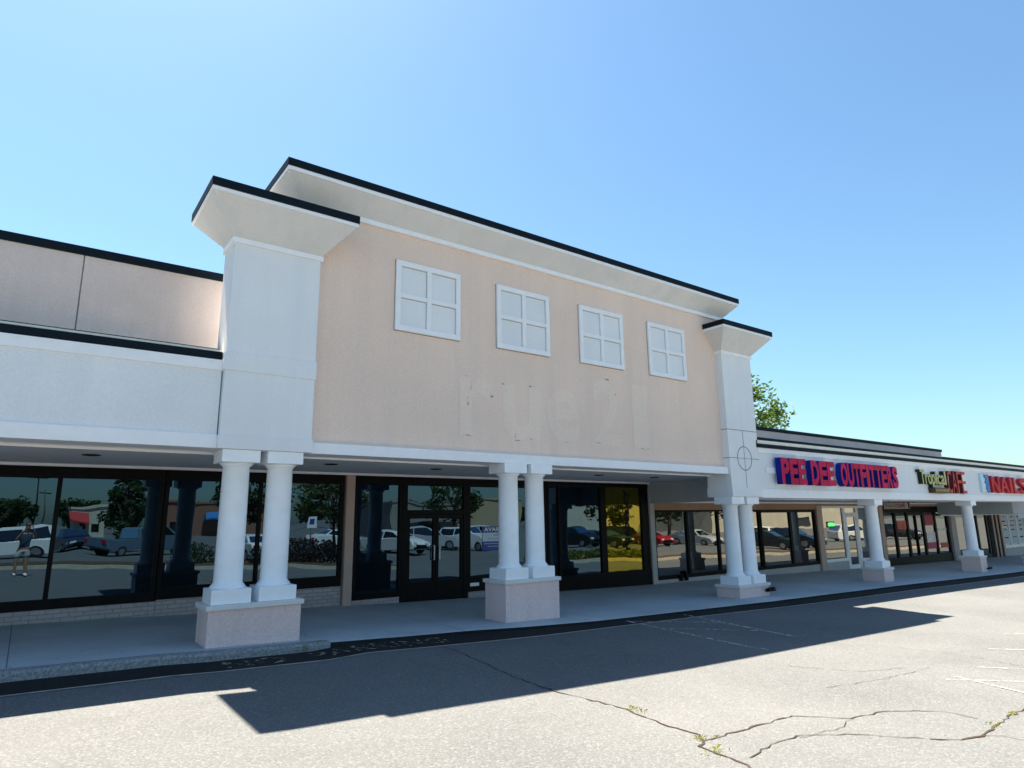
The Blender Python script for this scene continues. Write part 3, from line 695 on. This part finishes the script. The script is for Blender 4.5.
# ------------------------------------------------------------------ parking lot behind the lens (seen in the shop glass)
def island(name, front, back, m='islandkerb'):
    b = MB(); poly = front+back[::-1]; n = len(poly)
    lo = [b.bm.verts.new((x, y, za(x, y)-.05)) for x, y in poly]; hi = [b.bm.verts.new((x, y, za(x, y)+.15)) for x, y in poly]
    for i in range(n): b._f([lo[i], lo[(i+1) % n], hi[(i+1) % n], hi[i]])
    cx = [sum(p[0] for p in poly)/n, sum(p[1] for p in poly)/n]
    inn = []
    for i, (x, y) in enumerate(front): inn.append((x, y-.18))
    for (x, y) in back[::-1]: inn.append((x, y+.18))
    iv = [b.bm.verts.new((x, y, za(x, y)+.15)) for x, y in inn]
    for i in range(n): b._f([hi[i], hi[(i+1) % n], iv[(i+1) % n], iv[i]])
    struct(name, b, M[m])
    b = MB(); k = len(front)
    for i in range(k-1):
        q = [front[i], front[i+1], back[i+1], back[i]]
        b.quad([(x, y+(-.19 if j < 2 else .19), za(x, y)+.16) for j, (x, y) in enumerate(q)])
    struct('island_bed', b, M['mulch'])
island('island_kerb', [(-20, -4.1), (-6, -4.1), (1.5, -4), (3.7, -3.8), (6.2, -2.8), (11, -1.5), (14.4, .4)], [(-20, -7), (-6, -7), (1.5, -7), (3.7, -7), (6.2, -7), (11, -6), (14.4, -1.0)])
island('island_kerb', [(20.5, 1.6), (25, 2.2), (30, 2.6), (38, 3.2), (48, 3.6), (64, 4.2)], [(20.5, .4), (25, .2), (30, .4), (38, .9), (48, 1.3), (64, 1.9)])

def bush(name, label, cat, x, y, rx, ry, h, lm, n, leaf, seed, group=None):
    rg = random.Random(seed); zg = za(x, y)+.15; t = thing(name, label, cat, (x, y, zg), group)
    b = MB()
    for i in range(6):
        a = rg.uniform(0, 6.28); b.tube([(x, y, zg-.1), (x+math.cos(a)*rx*.5, y+math.sin(a)*ry*.5, zg+h*.6)], [.02, .008], 5)
    obj('stem', b, M['bark'], t); b = MB()
    for i in range(n):
        a = rg.uniform(0, 6.28); r = rg.random()**.5; zz = rg.random()
        p = Vector((x+math.cos(a)*rx*r, y+math.sin(a)*ry*r, zg+h*zz*(1-.35*r*r)))
        u = Vector((rg.gauss(0, 1), rg.gauss(0, 1), rg.gauss(0, 1))).normalized(); w = u.orthogonal().normalized(); s = leaf*rg.uniform(.6, 1.3)
        b.quad([p-u*s, p-w*s*.5, p+u*s, p+w*s*.5])
    obj('foliage', b, lm, t, recalc=False); return t
M['hedge'] = leafmat('purple_hedge_leaf', (.022, .016, .018), (.05, .03, .03)); M['grassy'] = leafmat('lily_grass', (.08, .11, .02), (.20, .22, .05))
bush('hedge', 'dark clipped hedge on the island, reflected behind the left columns', 'hedge', 10.6, -4.0, 2.2, .9, 1.05, M['hedge'], 3000, .07, 1)
bush('shrub', 'low dark shrub beside the pickup, reflected in the left shop glass', 'shrub', 6.4, -5.6, 1.0, .7, .9, M['leafB'], 900, .07, 2)
bush('ornamental_grass', 'clump of yellow green grass at the island nose, reflected in the entrance doors', 'grass clump', 13.2, -1.5, 1.0, .6, .5, M['grassy'], 900, .09, 3)
for i, x in enumerate((21.6, 23.6, 25.6, 27.6, 29.6)):
    bush('ornamental_grass', 'clump of yellow green lily grass in the kerbed island beyond the lane', 'grass clump', x, 1.35, 1.1, .45, .45, M['grassy'], 700, .09, 30+i, 'grass clumps on the far island')
tree('island_tree', 'conical dark tree behind the pickup, reflected in the left shop glass', 'tree', 5.7, -24, za(5.7, -24), 5.6, 1.7, M['leafB'], 60, 60, .16, 3, .22, cone=.55)
tree('island_tree', 'broad dark tree reflected beside the left column shaft', 'tree', 11.2, -17, za(11, -17), 7.2, 1.9, M['leafB'], 60, 50, .17, 4, .28)
tree('island_tree', 'olive green tree reflected in the window right of the left columns', 'tree', 15.4, -12, za(15, -12), 6.0, 2.3, M['leafC'], 70, 50, .16, 5, .3)
tree('island_tree', 'round dark tree reflected in the transom over the entrance doors', 'tree', 36.5, -33, za(36, -33), 7.2, 2.9, M['leafB'], 50, 45, .22, 6, .35)
tree('island_tree', 'tall dark tree reflected in the first window of the right wing', 'tree', 53, -16, za(53, -16), 9, 3.6, M['leafB'], 70, 50, .25, 7, .3)
tree('island_tree', 'second tall tree reflected further right in the right wing windows', 'tree', 61, -15, za(60, -15), 9.5, 3.4, M['leafC'], 70, 50, .25, 8, .3)
tree('island_tree', 'green tree reflected in the yellow filmed window', 'tree', 54, -26, za(54, -26), 7, 2.6, M['leafC'], 60, 45, .22, 9, .3)
far = tree('distant_tree', 'dark round tree in the row along the far edge of the lot', 'tree', -60, -140, -1.2, 9, 6, M['leafB'], 50, 40, .8, 10, .12, 'trees along the far edge of the lot')
rg = random.Random(8)
for i in range(24):
    x = -48+i*11.5+rg.uniform(-3, 3)
    dup(far, (x, -140+rg.uniform(-8, 8), -1.6-.0*x), rg.uniform(0, 6), None, rg.uniform(.5, .78))

# cars
tyre = plain('tyre_rubber', (.012, .012, .012), .9); rim = plain('alloy_rim', (.45, .45, .46), .3, .8); lampm = plain('headlight_lens', (.75, .78, .8), .1); tailm = plain('tail_lamp', (.45, .01, .01), .2)
def paint(name, c): return plain(name, c, .18, 0, .02, .6)
def car(label, cat, kind, pm, x, y, rz):
    zg = za(x, y); t = thing('parked_car' if kind != 'pickup' else 'pickup_truck', label, cat, (0, 0, 0)); b = MB()
    # local: nose towards +X, z from the ground
    if kind == 'suv':
        L, Wd = 4.7, 1.9
        body = [(-2.3,.35),(-2.34,.75),(-2.25,1.08),(.85,1.12),(1.75,1.02),(2.2,.86),(2.33,.62),(2.3,.32),(1.9,.24),(-2.0,.24)]
        cab = ([(-2.2,1.08),(-1.95,1.62),(-1.5,1.74),(.1,1.74),(.5,1.62),(1.05,1.10)], .70)
    elif kind == 'sedan':
        L, Wd = 4.7, 1.82
        body = [(-2.3,.4),(-2.32,.8),(-2.15,.98),(.8,.98),(1.7,.88),(2.2,.72),(2.33,.52),(2.3,.28),(1.9,.2),(-2.0,.2)]
        cab = ([(-1.75,.97),(-1.05,1.38),(-.5,1.46),(.05,1.44),(.35,1.34),(1.05,.98)], .66)
    else:
        L, Wd = 5.6, 1.95
        body = [(-2.75,.55),(-2.75,1.12),(-.62,1.14),(.9,1.14),(2.1,1.08),(2.62,.98),(2.75,.7),(2.7,.42),(2.3,.34),(-2.5,.42)]
        cab = ([(-.6,1.13),(-.52,1.72),(-.3,1.84),(.85,1.84),(1.05,1.76),(1.65,1.14)], .72)
    w = Wd/2
    b.prism(body, 1, -w, w, .05)
    P, tw = cab; mx = [p[0] for p in P]; zb = P[0][1]; zt = max(p[1] for p in P)
    A_, B_ = [], []
    def hw(z): return w-.04+(tw-w+.04)*((z-zb)/(zt-zb))
    for sgn, lst in ((-1, A_), (1, B_)):
        for px, pz in P: lst.append(b.bm.verts.new((px, sgn*hw(pz), pz)))
    n = len(P); b._f(A_[::-1]); b._f(B_)
    for i in range(n): b._f([A_[i], A_[(i+1) % n], B_[(i+1) % n], B_[i]])
    bo = obj('body', b, pm, t)
    for f in bo.data.polygons: f.use_smooth = False
    # glass: side bands, windscreen, rear window
    b = MB(); e = .012
    def lerp(p, q, k): return (p[0]+(q[0]-p[0])*k, p[1]+(q[1]-p[1])*k)
    zlo, zhi = zb+.05, zt-.12
    def xat(z, front):
        pts = P if not front else P[::-1]
        for (x0, z0), (x1, z1) in zip(pts, pts[1:]):
            if z0 <= z <= z1: return x0+(x1-x0)*(z-z0)/max(1e-6, z1-z0)
        return pts[0][0]
    xr0, xr1, xf0, xf1 = xat(zlo, 0)+.14, xat(zhi, 0)+.14, xat(zlo, 1)-.16, xat(zhi, 1)-.10
    xm = (xr1+xf1)/2
    for sgn in (-1, 1):
        for (a0, a1, b0, b1) in ((xr0, xr1, xm-.05, xm-.05), (xm+.05, xm+.05, xf0, xf1)):
            b.quad([(a0, sgn*(hw(zlo)+e), zlo), (b0, sgn*(hw(zlo)+e), zlo), (b1, sgn*(hw(zhi)+e), zhi), (a1, sgn*(hw(zhi)+e), zhi)])
    for front in (0, 1):
        x0, x1 = xat(zlo, front), xat(zhi, front); s = e if front else -e
        b.quad([(x0+s, -(hw(zlo)-.12), zlo+.01), (x0+s, hw(zlo)-.12, zlo+.01), (x1+s, hw(zhi)-.12, zhi+.01), (x1+s, -(hw(zhi)-.12), zhi+.01)])
    obj('window', b, M['carglass'], t)
    wr = .36 if kind != 'sedan' else .33; wx = L*.31
    for sx in (-wx, wx*1.02):
        for sy in (-1, 1):
            b = MB(); b.cyl((sx, sy*(w-.09), wr), 1, wr, .22, 24); wo = obj('wheel', b, tyre, t)
            b = MB(); b.cyl((sx, sy*(w+.0), wr), 1, wr*.62, .06, 16); obj('rim', b, rim, wo)
    hz = body[5][1]-.12
    for sy in (-1, 1):
        b = MB(); b.box(L/2-.30, L/2-.03, sy*(w-.34)-.17, sy*(w-.34)+.17, hz-.05, hz+.09, .02); obj('headlight', b, lampm, t)
        b = MB(); b.box(-L/2+.0, -L/2+.12, sy*(w-.2)-.14, sy*(w-.2)+.14, body[2][1]-.32, body[2][1]-.1, .02); obj('tail_lamp', b, tailm, t)
    b = MB(); b.box(L/2-.12, L/2-.0, -.5, .5, hz-.22, hz-.05, .01); b.box(L/2-.14, L/2-.01, -.75, .75, .30, .42, .01); obj('grille', b, M['black'], t)
    t.location = (x, y, zg); t.rotation_euler = (0, 0, rz); OFF[t.name] = Vector((x, y, zg)); return t
white, silver, navy, darkc, redc, greyb = (paint(n, c) for n, c in (('white_car_paint', (.78, .78, .76)), ('silver_car_paint', (.42, .44, .46)), ('navy_car_paint', (.02, .035, .07)), ('black_car_paint', (.012, .013, .015)), ('red_car_paint', (.30, .012, .02)), ('bluegrey_car_paint', (.10, .16, .22))))
car('white suv parked side on directly behind the photographer', 'car', 'suv', white, -1.0, -14.5, math.pi)
car('silver sedan nosing in from the left behind the photographer', 'car', 'sedan', silver, -4.2, -12.5, R(20))
car('blue grey pickup truck reflected in the left shop glass', 'pickup truck', 'pickup', greyb, 5.75, -18.4, R(-32))
car('dark navy sedan reflected between the white suv and the pickup', 'car', 'sedan', navy, 2.7, -25, R(80))
car('white sedan with red tail lamp reflected between the left columns', 'car', 'sedan', white, 9.9, -9.5, R(-100))
car('white sedan reflected far behind the dark hedge', 'car', 'sedan', white, 19.5, -21, 0)
car('silver suv reflected at the left in the entrance doors', 'car', 'suv', silver, 24.8, -17, R(20))
car('white suv facing the shops, reflected in the right entrance door', 'car', 'suv', white, 28.6, -17.5, R(62))
car('white suv facing the shops, reflected beside the leasing notice', 'car', 'suv', white, 34.0, -22, R(70))
car('white sedan reflected at the left edge of the entrance doors', 'car', 'sedan', white, 20.6, -13, R(70))
car('black suv parked beyond the grass island, reflected in the tall window', 'car', 'suv', darkc, 38.5, -15, R(80))
car('navy sedan parked beyond the grass island, reflected in the tall window', 'car', 'sedan', navy, 42.0, -15, R(80))
car('dark suv reflected in the yellow filmed window', 'car', 'suv', darkc, 47.5, -18, R(80))
car('red sedan reflected in the first window of the right wing', 'car', 'sedan', redc, 47, -13.5, R(90))
car('silver sedan reflected in the first window of the right wing', 'car', 'sedan', silver, 53, -13, R(90))
car('black sedan with bright headlights reflected behind the double columns', 'car', 'sedan', darkc, 49.5, -3.5, R(80))
car('navy suv reflected in the window left of the white door', 'car', 'suv', navy, 54.2, -3.6, R(85))
car('white suv with tall roof reflected above the dark sedan', 'car', 'suv', white, 62, -12, R(160))
car('dark suv reflected in the cafe window', 'car', 'suv', darkc, 80, -6, R(90))
car('white suv reflected in the cafe window', 'car', 'suv', white, 73, -8, R(30))

# buildings beyond the lot
def farbuilding(label, x0, x1, y0, y1, h, wm, wins=(), awn=None, name='far_building'):
    zg = za(min(60, max(-60, (x0+x1)/2)), y1); t = thing(name, label, 'building', ((x0+x1)/2, (y0+y1)/2, zg))
    b = MB(); b.box(x0, x1, y0, y1, zg-.3, zg+h); b.box(x0-.15, x1+.15, y0-.15, y1+.15, zg+h, zg+h+.3); obj('wall', b, wm, t)
    for (a, c, z0, z1) in wins:
        b = MB(); b.box(a, c, y1+.01, y1+.06, zg+z0, zg+z1); f = obj('window', b, M['carglass'], t)
    if awn:
        a, c, z0, z1, cm = awn; b = MB(); b.prism([(y1, zg+z1), (y1+1.6, zg+z0), (y1+1.6, zg+z0-.25), (y1, zg+z0-.25)], 0, a, c); obj('awning', b, cm, t)
    return t
tanb = stucco('far_tan_wall', (.45, .36, .22)); creamb = stucco('far_cream_wall', (.62, .56, .44)); brk = plain('far_brick', (.25, .12, .08), .9, 0, .15); gryb = stucco('far_grey_wall', (.30, .29, .25))
redm = plain('red_awning', (.40, .02, .02), .6); blm = plain('blue_awning', (.02, .16, .42), .6)
farbuilding('small pale restaurant with a red roof canopy at the far side of the lot', 5.2, 9.6, -92, -82, 4.2, creamb, ((6, 7, .8, 2.2), (8, 9, .8, 2.2)), (4.8, 7.6, 2.4, 3.8, redm))
farbuilding('brick shop with a blue awning at the far side of the lot', 15.5, 32, -92, -82, 5.2, brk, ((17, 19, .5, 2.6), (24, 27, .5, 2.6)), (22, 25, 2.6, 3.6, blm))
farbuilding('tall tan panelled store at the far side of the lot', 56.5, 68, -75, -62, 6.3, tanb, ((64, 66, 1, 4),))
farbuilding('lower grey store next to the tan panelled store', 44, 56.3, -74, -61, 5.2, gryb, ((46, 54, .5, 2.2),))
farbuilding('cream office block with dark windows reflected in the yellow filmed window', 86, 108, -84, -72, 5.6, creamb, ((99.5, 101, 1.2, 3.4), (102, 104.5, 1.2, 3.4)))
farbuilding('long cream store reflected in the right wing windows', 100, 160, -58, -46, 5.2, creamb, ((125, 135, .5, 2.4),))
# poles
def pole(label, x, y, h, arm):
    zg = za(x, y); t = thing('lot_light_pole' if arm else 'utility_pole', label, 'light pole' if arm else 'utility pole', (x, y, zg))
    b = MB(); b.tube([(x, y, zg-.2), (x, y, zg+h)], [.11, .07], 10); obj('shaft', b, M['black'] if arm else M['bark'], t)
    b = MB()
    if arm: b.box(x-1.0, x-.25, y-.15, y+.15, zg+h, zg+h+.14, .02); b.box(x+.25, x+1.0, y-.15, y+.15, zg+h, zg+h+.14, .02); b.box(x-.25, x+.25, y-.04, y+.04, zg+h, zg+h+.08)
    else: b.box(x-.7, x+.7, y-.05, y+.05, zg+h-.5, zg+h-.38)
    obj('lamp_head' if arm else 'crossarm', b, M['black'], t)
pole('dark twin headed lot light pole reflected above the white suv', .02, -48, 6.2, True)
pole('wooden utility pole beside the lot light, reflected in the left glass', .9, -55, 5.4, False)
t = thing('parking_sign', 'small white parking sign on a post on the island, reflected behind the left columns', 'sign', (11.4, -4.3, za(11.4, -4.3)))
zg = za(11.4, -4.3)
b = MB(); b.tube([(11.4, -4.3, zg), (11.4, -4.3, zg+2.25)], .03, 8); obj('post', b, rim, t)
b = MB(); b.box(11.18, 11.62, -4.26, -4.245, zg+1.6, zg+2.25, .005); sp_ = obj('plate', b, M['trim'], t)
b = MB(); b.box(11.28, 11.52, -4.244, -4.241, zg+1.78, zg+2.1); obj('symbol', b, plain('sign_blue', (.02, .08, .3), .5), sp_)

# ------------------------------------------------------------------ the photographer, seen in the glass
def skin(name, chains, m, parent, sub=2):
    """chains: list of lists of (co, radius); chains whose first point repeats an earlier point join there"""
    vs, rs, es, key = [], [], [], {}
    for ch in chains:
        prev = None
        for co, r in ch:
            k = tuple(round(c, 4) for c in co)
            if k not in key: key[k] = len(vs); vs.append(co); rs.append(r if isinstance(r, tuple) else (r, r))
            i = key[k]
            if prev is not None and prev != i: es.append((prev, i))
            prev = i
    me = bpy.data.meshes.new('sk'); me.from_pydata(vs, es, [])
    o = link(bpy.data.objects.new('sk', me)); o.modifiers.new('s', 'SKIN')
    for i, r in enumerate(rs): me.skin_vertices[0].data[i].radius = r; me.skin_vertices[0].data[i].use_root = (i == 0)
    sm = o.modifiers.new('d', 'SUBSURF'); sm.levels = sub; sm.render_levels = sub
    bpy.context.view_layer.update()
    nm = bpy.data.meshes.new_from_object(o.evaluated_get(bpy.context.evaluated_depsgraph_get()))
    bpy.data.objects.remove(o); b = MB(); b.bm.from_mesh(nm); bpy.data.meshes.remove(nm)
    return b
skinm = plain('skin', (.42, .22, .14), .55, 0, .05); shirtm = plain('navy_shirt', (.035, .06, .10), .9, 0, .1); shortm = plain('grey_shorts', (.45, .47, .47), .9, 0, .08); shoem = plain('white_shoe', (.75, .75, .73), .7); hairm = plain('dark_hair', (.02, .014, .01), .8)
PG = thing('person', 'person in navy shirt and pale shorts raising a phone, reflected in the shop glass', 'person', (0, 0, 0))
lb = [  # local coordinates: facing +Y, feet on z=0
 [((0,0,.98),(.155,.115)), ((0,.0,1.12),(.145,.105)), ((0,-.01,1.28),(.165,.115)), ((0,-.01,1.42),(.17,.10)), ((0,0,1.53),(.065,.06)), ((0,.02,1.60),(.055,.058)), ((0,.03,1.68),(.075,.095)), ((0,.03,1.78),(.075,.095)), ((0,.025,1.83),(.045,.055))],
 [((0,0,.98),(.155,.115)), ((-.11,.0,.88),.10), ((-.13,.02,.50),.062), ((-.14,.0,.10),.042), ((-.14,-.02,.05),.04)],
 [((0,0,.98),(.155,.115)), ((.11,.0,.88),.10), ((.13,.02,.50),.062), ((.15,.0,.10),.042), ((.15,-.02,.05),.04)],
 [((0,-.01,1.42),(.17,.10)), ((-.19,-.01,1.46),.066), ((-.30,.16,1.33),.048), ((-.16,.36,1.61),.034), ((-.135,.385,1.64),.03)],
 [((0,-.01,1.42),(.17,.10)), ((.19,-.01,1.46),.066), ((.30,.16,1.33),.048), ((.16,.36,1.61),.034), ((.135,.385,1.64),.03)]]
b = skin('body', lb, skinm, PG)
# hands: palm and five fingers closing on the phone
for s in (-1, 1):
    w = Vector((s*.135, .385, 1.64)); palm = Vector((s*.112, .375, 1.715))
    chains = [[(tuple(w), (.03, .02)), (tuple(w.lerp(palm, .5)), (.04, .018)), (tuple(palm), (.042, .016))]]
    hb = skin('h', chains, skinm, PG, 1)
    me = bpy.data.meshes.new('t'); hb.bm.to_mesh(me); hb.bm.free(); b.bm.from_mesh(me)
    for k in range(4):
        z = 1.70+.02*k; ln = (.85, 1.0, .95, .8)[k]
        f = [((s*.112, .385, z), .0095), ((s*(.112-.03*ln), .408, z+.012), .009), ((s*(.112-.055*ln), .41, z+.016), .008), ((s*(.112-.072*ln), .408, z+.014), .0065)]
        hb = skin('h', [f], skinm, PG, 1); me = bpy.data.meshes.new('t'); hb.bm.to_mesh(me); hb.bm.free(); b.bm.from_mesh(me)
    f = [((s*.125, .375, 1.68), .011), ((s*.10, .36, 1.70), .010), ((s*.075, .368, 1.722), .0085), ((s*.06, .376, 1.735), .007)]
    hb = skin('h', [f], skinm, PG, 1); me = bpy.data.meshes.new('t'); hb.bm.to_mesh(me); hb.bm.free(); b.bm.from_mesh(me)
# facial features: nose, ears
b.hull8([(-.018, .118, 1.675), (.018, .118, 1.675), (.012, .142, 1.675), (-.012, .142, 1.675)], [(-.008, .112, 1.73), (.008, .112, 1.73), (.006, .118, 1.73), (-.006, .118, 1.73)])
for s in (-1, 1): b.box(s*.078-.01, s*.078+.01, .0, .035, 1.67, 1.73, .006)
for f in b.bm.faces: f.smooth = True
obj('body', b, skinm, PG)
b = MB()
for s in (-1, 1): b.box(s*.034-.014, s*.034+.014, .112, .12, 1.726, 1.737, .003)
b.box(-.025, .025, .114, .121, 1.64, 1.648, .002); obj('face_detail', b, hairm, PG)
b = skin('shirt', [[((0,0,.95),(.18,.14)), ((0,.0,1.12),(.172,.132)), ((0,-.01,1.28),(.18,.135)), ((0,-.01,1.42),(.182,.118)), ((0,0,1.50),(.09,.08))],
  [((0,-.01,1.42),(.182,.118)), ((-.20,-.01,1.455),.082), ((-.265,.09,1.38),.07)], [((0,-.01,1.42),(.182,.118)), ((.20,-.01,1.455),.082), ((.265,.09,1.38),.07)]], shirtm, PG)
for f in b.bm.faces: f.smooth = True
obj('shirt', b, shirtm, PG)
b = skin('shorts', [[((0,0,1.0),(.17,.135)), ((0,0,.93),(.175,.14)), ((-.115,.0,.84),.125), ((-.135,.015,.58),.105)], [((0,0,.93),(.175,.14)), ((.115,.0,.84),.125), ((.135,.015,.58),.105)]], shortm, PG)
for f in b.bm.faces: f.smooth = True
obj('shorts', b, shortm, PG)
for s in (-1, 1):
    b = skin('shoe', [[((s*.145,-.07,.055),(.042,.05)), ((s*.145,.02,.05),(.048,.048)), ((s*.15,.12,.04),(.05,.036)), ((s*.15,.18,.035),(.04,.028))]], shoem, PG)
    for f in b.bm.faces: f.smooth = True
    obj('shoe', b, shoem, PG)
b = skin('hair', [[((0,-.005,1.74),(.083,.098)), ((0,-.005,1.80),(.083,.095)), ((0,.01,1.85),(.05,.06))]], hairm, PG)
for f in b.bm.faces: f.smooth = True
obj('hair', b, hairm, PG)
yaw = R(36.70361296)
yb = R(8)
PG.rotation_euler = (0, 0, -yb)
PG.location = (-math.sin(yb)*.46+.03, -math.cos(yb)*.46, -1.77)
OFF[PG.name] = Vector(PG.location)
PH = thing('phone', 'dark smartphone held sideways in both hands of the photographer', 'phone', (0, 0, 0))
b = MB(); b.box(-.08, .08, -.008, 0, -.038, .038, .006); obj('case', b, M['black'], PH)
b = MB(); b.lathe([(.007, 0), (.007, .003)], .045, .012, 12); lens = b
for v in lens.bm.verts: v.co = Vector((v.co.x, .0+v.co.z, v.co.y))
obj('camera_lens', lens, M['carglass'], PH)
PH.rotation_euler = (0, 0, -yaw); PH.location = (-math.sin(yaw)*.075, -math.cos(yaw)*.075, -.01)

# ------------------------------------------------------------------ lift everything
for o in list(COL.objects):
    if o.parent is None: o.location.z += H

# ------------------------------------------------------------------ camera, light, sky
cam = bpy.data.cameras.new('camera'); co = link(bpy.data.objects.new('camera', cam))
Mx = [[0.8032862, -0.5954527, -0.0129355], [0.1118417, 0.1721394, -0.9787029], [0.5849981, 0.7847318, 0.2048737]]
rot = Matrix((Mx[0], [-v for v in Mx[1]], [-v for v in Mx[2]])).transposed()
co.matrix_world = Matrix.Translation((0, 0, H)) @ rot.to_4x4()
cam.sensor_width = 36; cam.lens = 641.167*36/1024; cam.clip_start = .05; cam.clip_end = 3000
S.camera = co
sv = Vector((-.2, 3.28, 6.84)).normalized()
sun = bpy.data.lights.new('sun', 'SUN'); sun.energy = 5.0; sun.angle = R(.5); sun.color = (1.0, .88, .72)
so = link(bpy.data.objects.new('sun', sun)); so.rotation_euler = sv.to_track_quat('Z', 'Y').to_euler(); so.location = (0, 40, 60)
wd = bpy.data.worlds.new('World'); S.world = wd; wd.use_nodes = True
nt = wd.node_tree; nt.nodes.clear()
out = nt.nodes.new('ShaderNodeOutputWorld'); bg = nt.nodes.new('ShaderNodeBackground'); sky = nt.nodes.new('ShaderNodeTexSky')
sky.sky_type = 'NISHITA'; sky.sun_disc = False; sky.sun_elevation = math.asin(sv.z); sky.sun_rotation = math.atan2(sv.x, sv.y)
sky.air_density = 1.2; sky.dust_density = .8; sky.ozone_density = 1.6; sky.altitude = 0
bg.inputs[1].default_value = .075
tn = nt.nodes.new('ShaderNodeMix'); tn.data_type = 'RGBA'; tn.blend_type = 'MULTIPLY'; tn.inputs[0].default_value = 1; tn.inputs[7].default_value = (.43, .555, .60, 1)
nt.links.new(sky.outputs[0], tn.inputs[6]); nt.links.new(tn.outputs[2], bg.inputs[0]); nt.links.new(bg.outputs[0], out.inputs[0])
S.view_settings.view_transform = 'Standard'; S.view_settings.look = 'None'; S.view_settings.gamma = 1; S.view_settings.use_curve_mapping = False
S.view_settings.exposure = 2.12
S.render.engine = 'CYCLES'
S.cycles.use_denoising = True
S.cycles.max_bounces = 8; S.cycles.diffuse_bounces = 6; S.cycles.glossy_bounces = 4
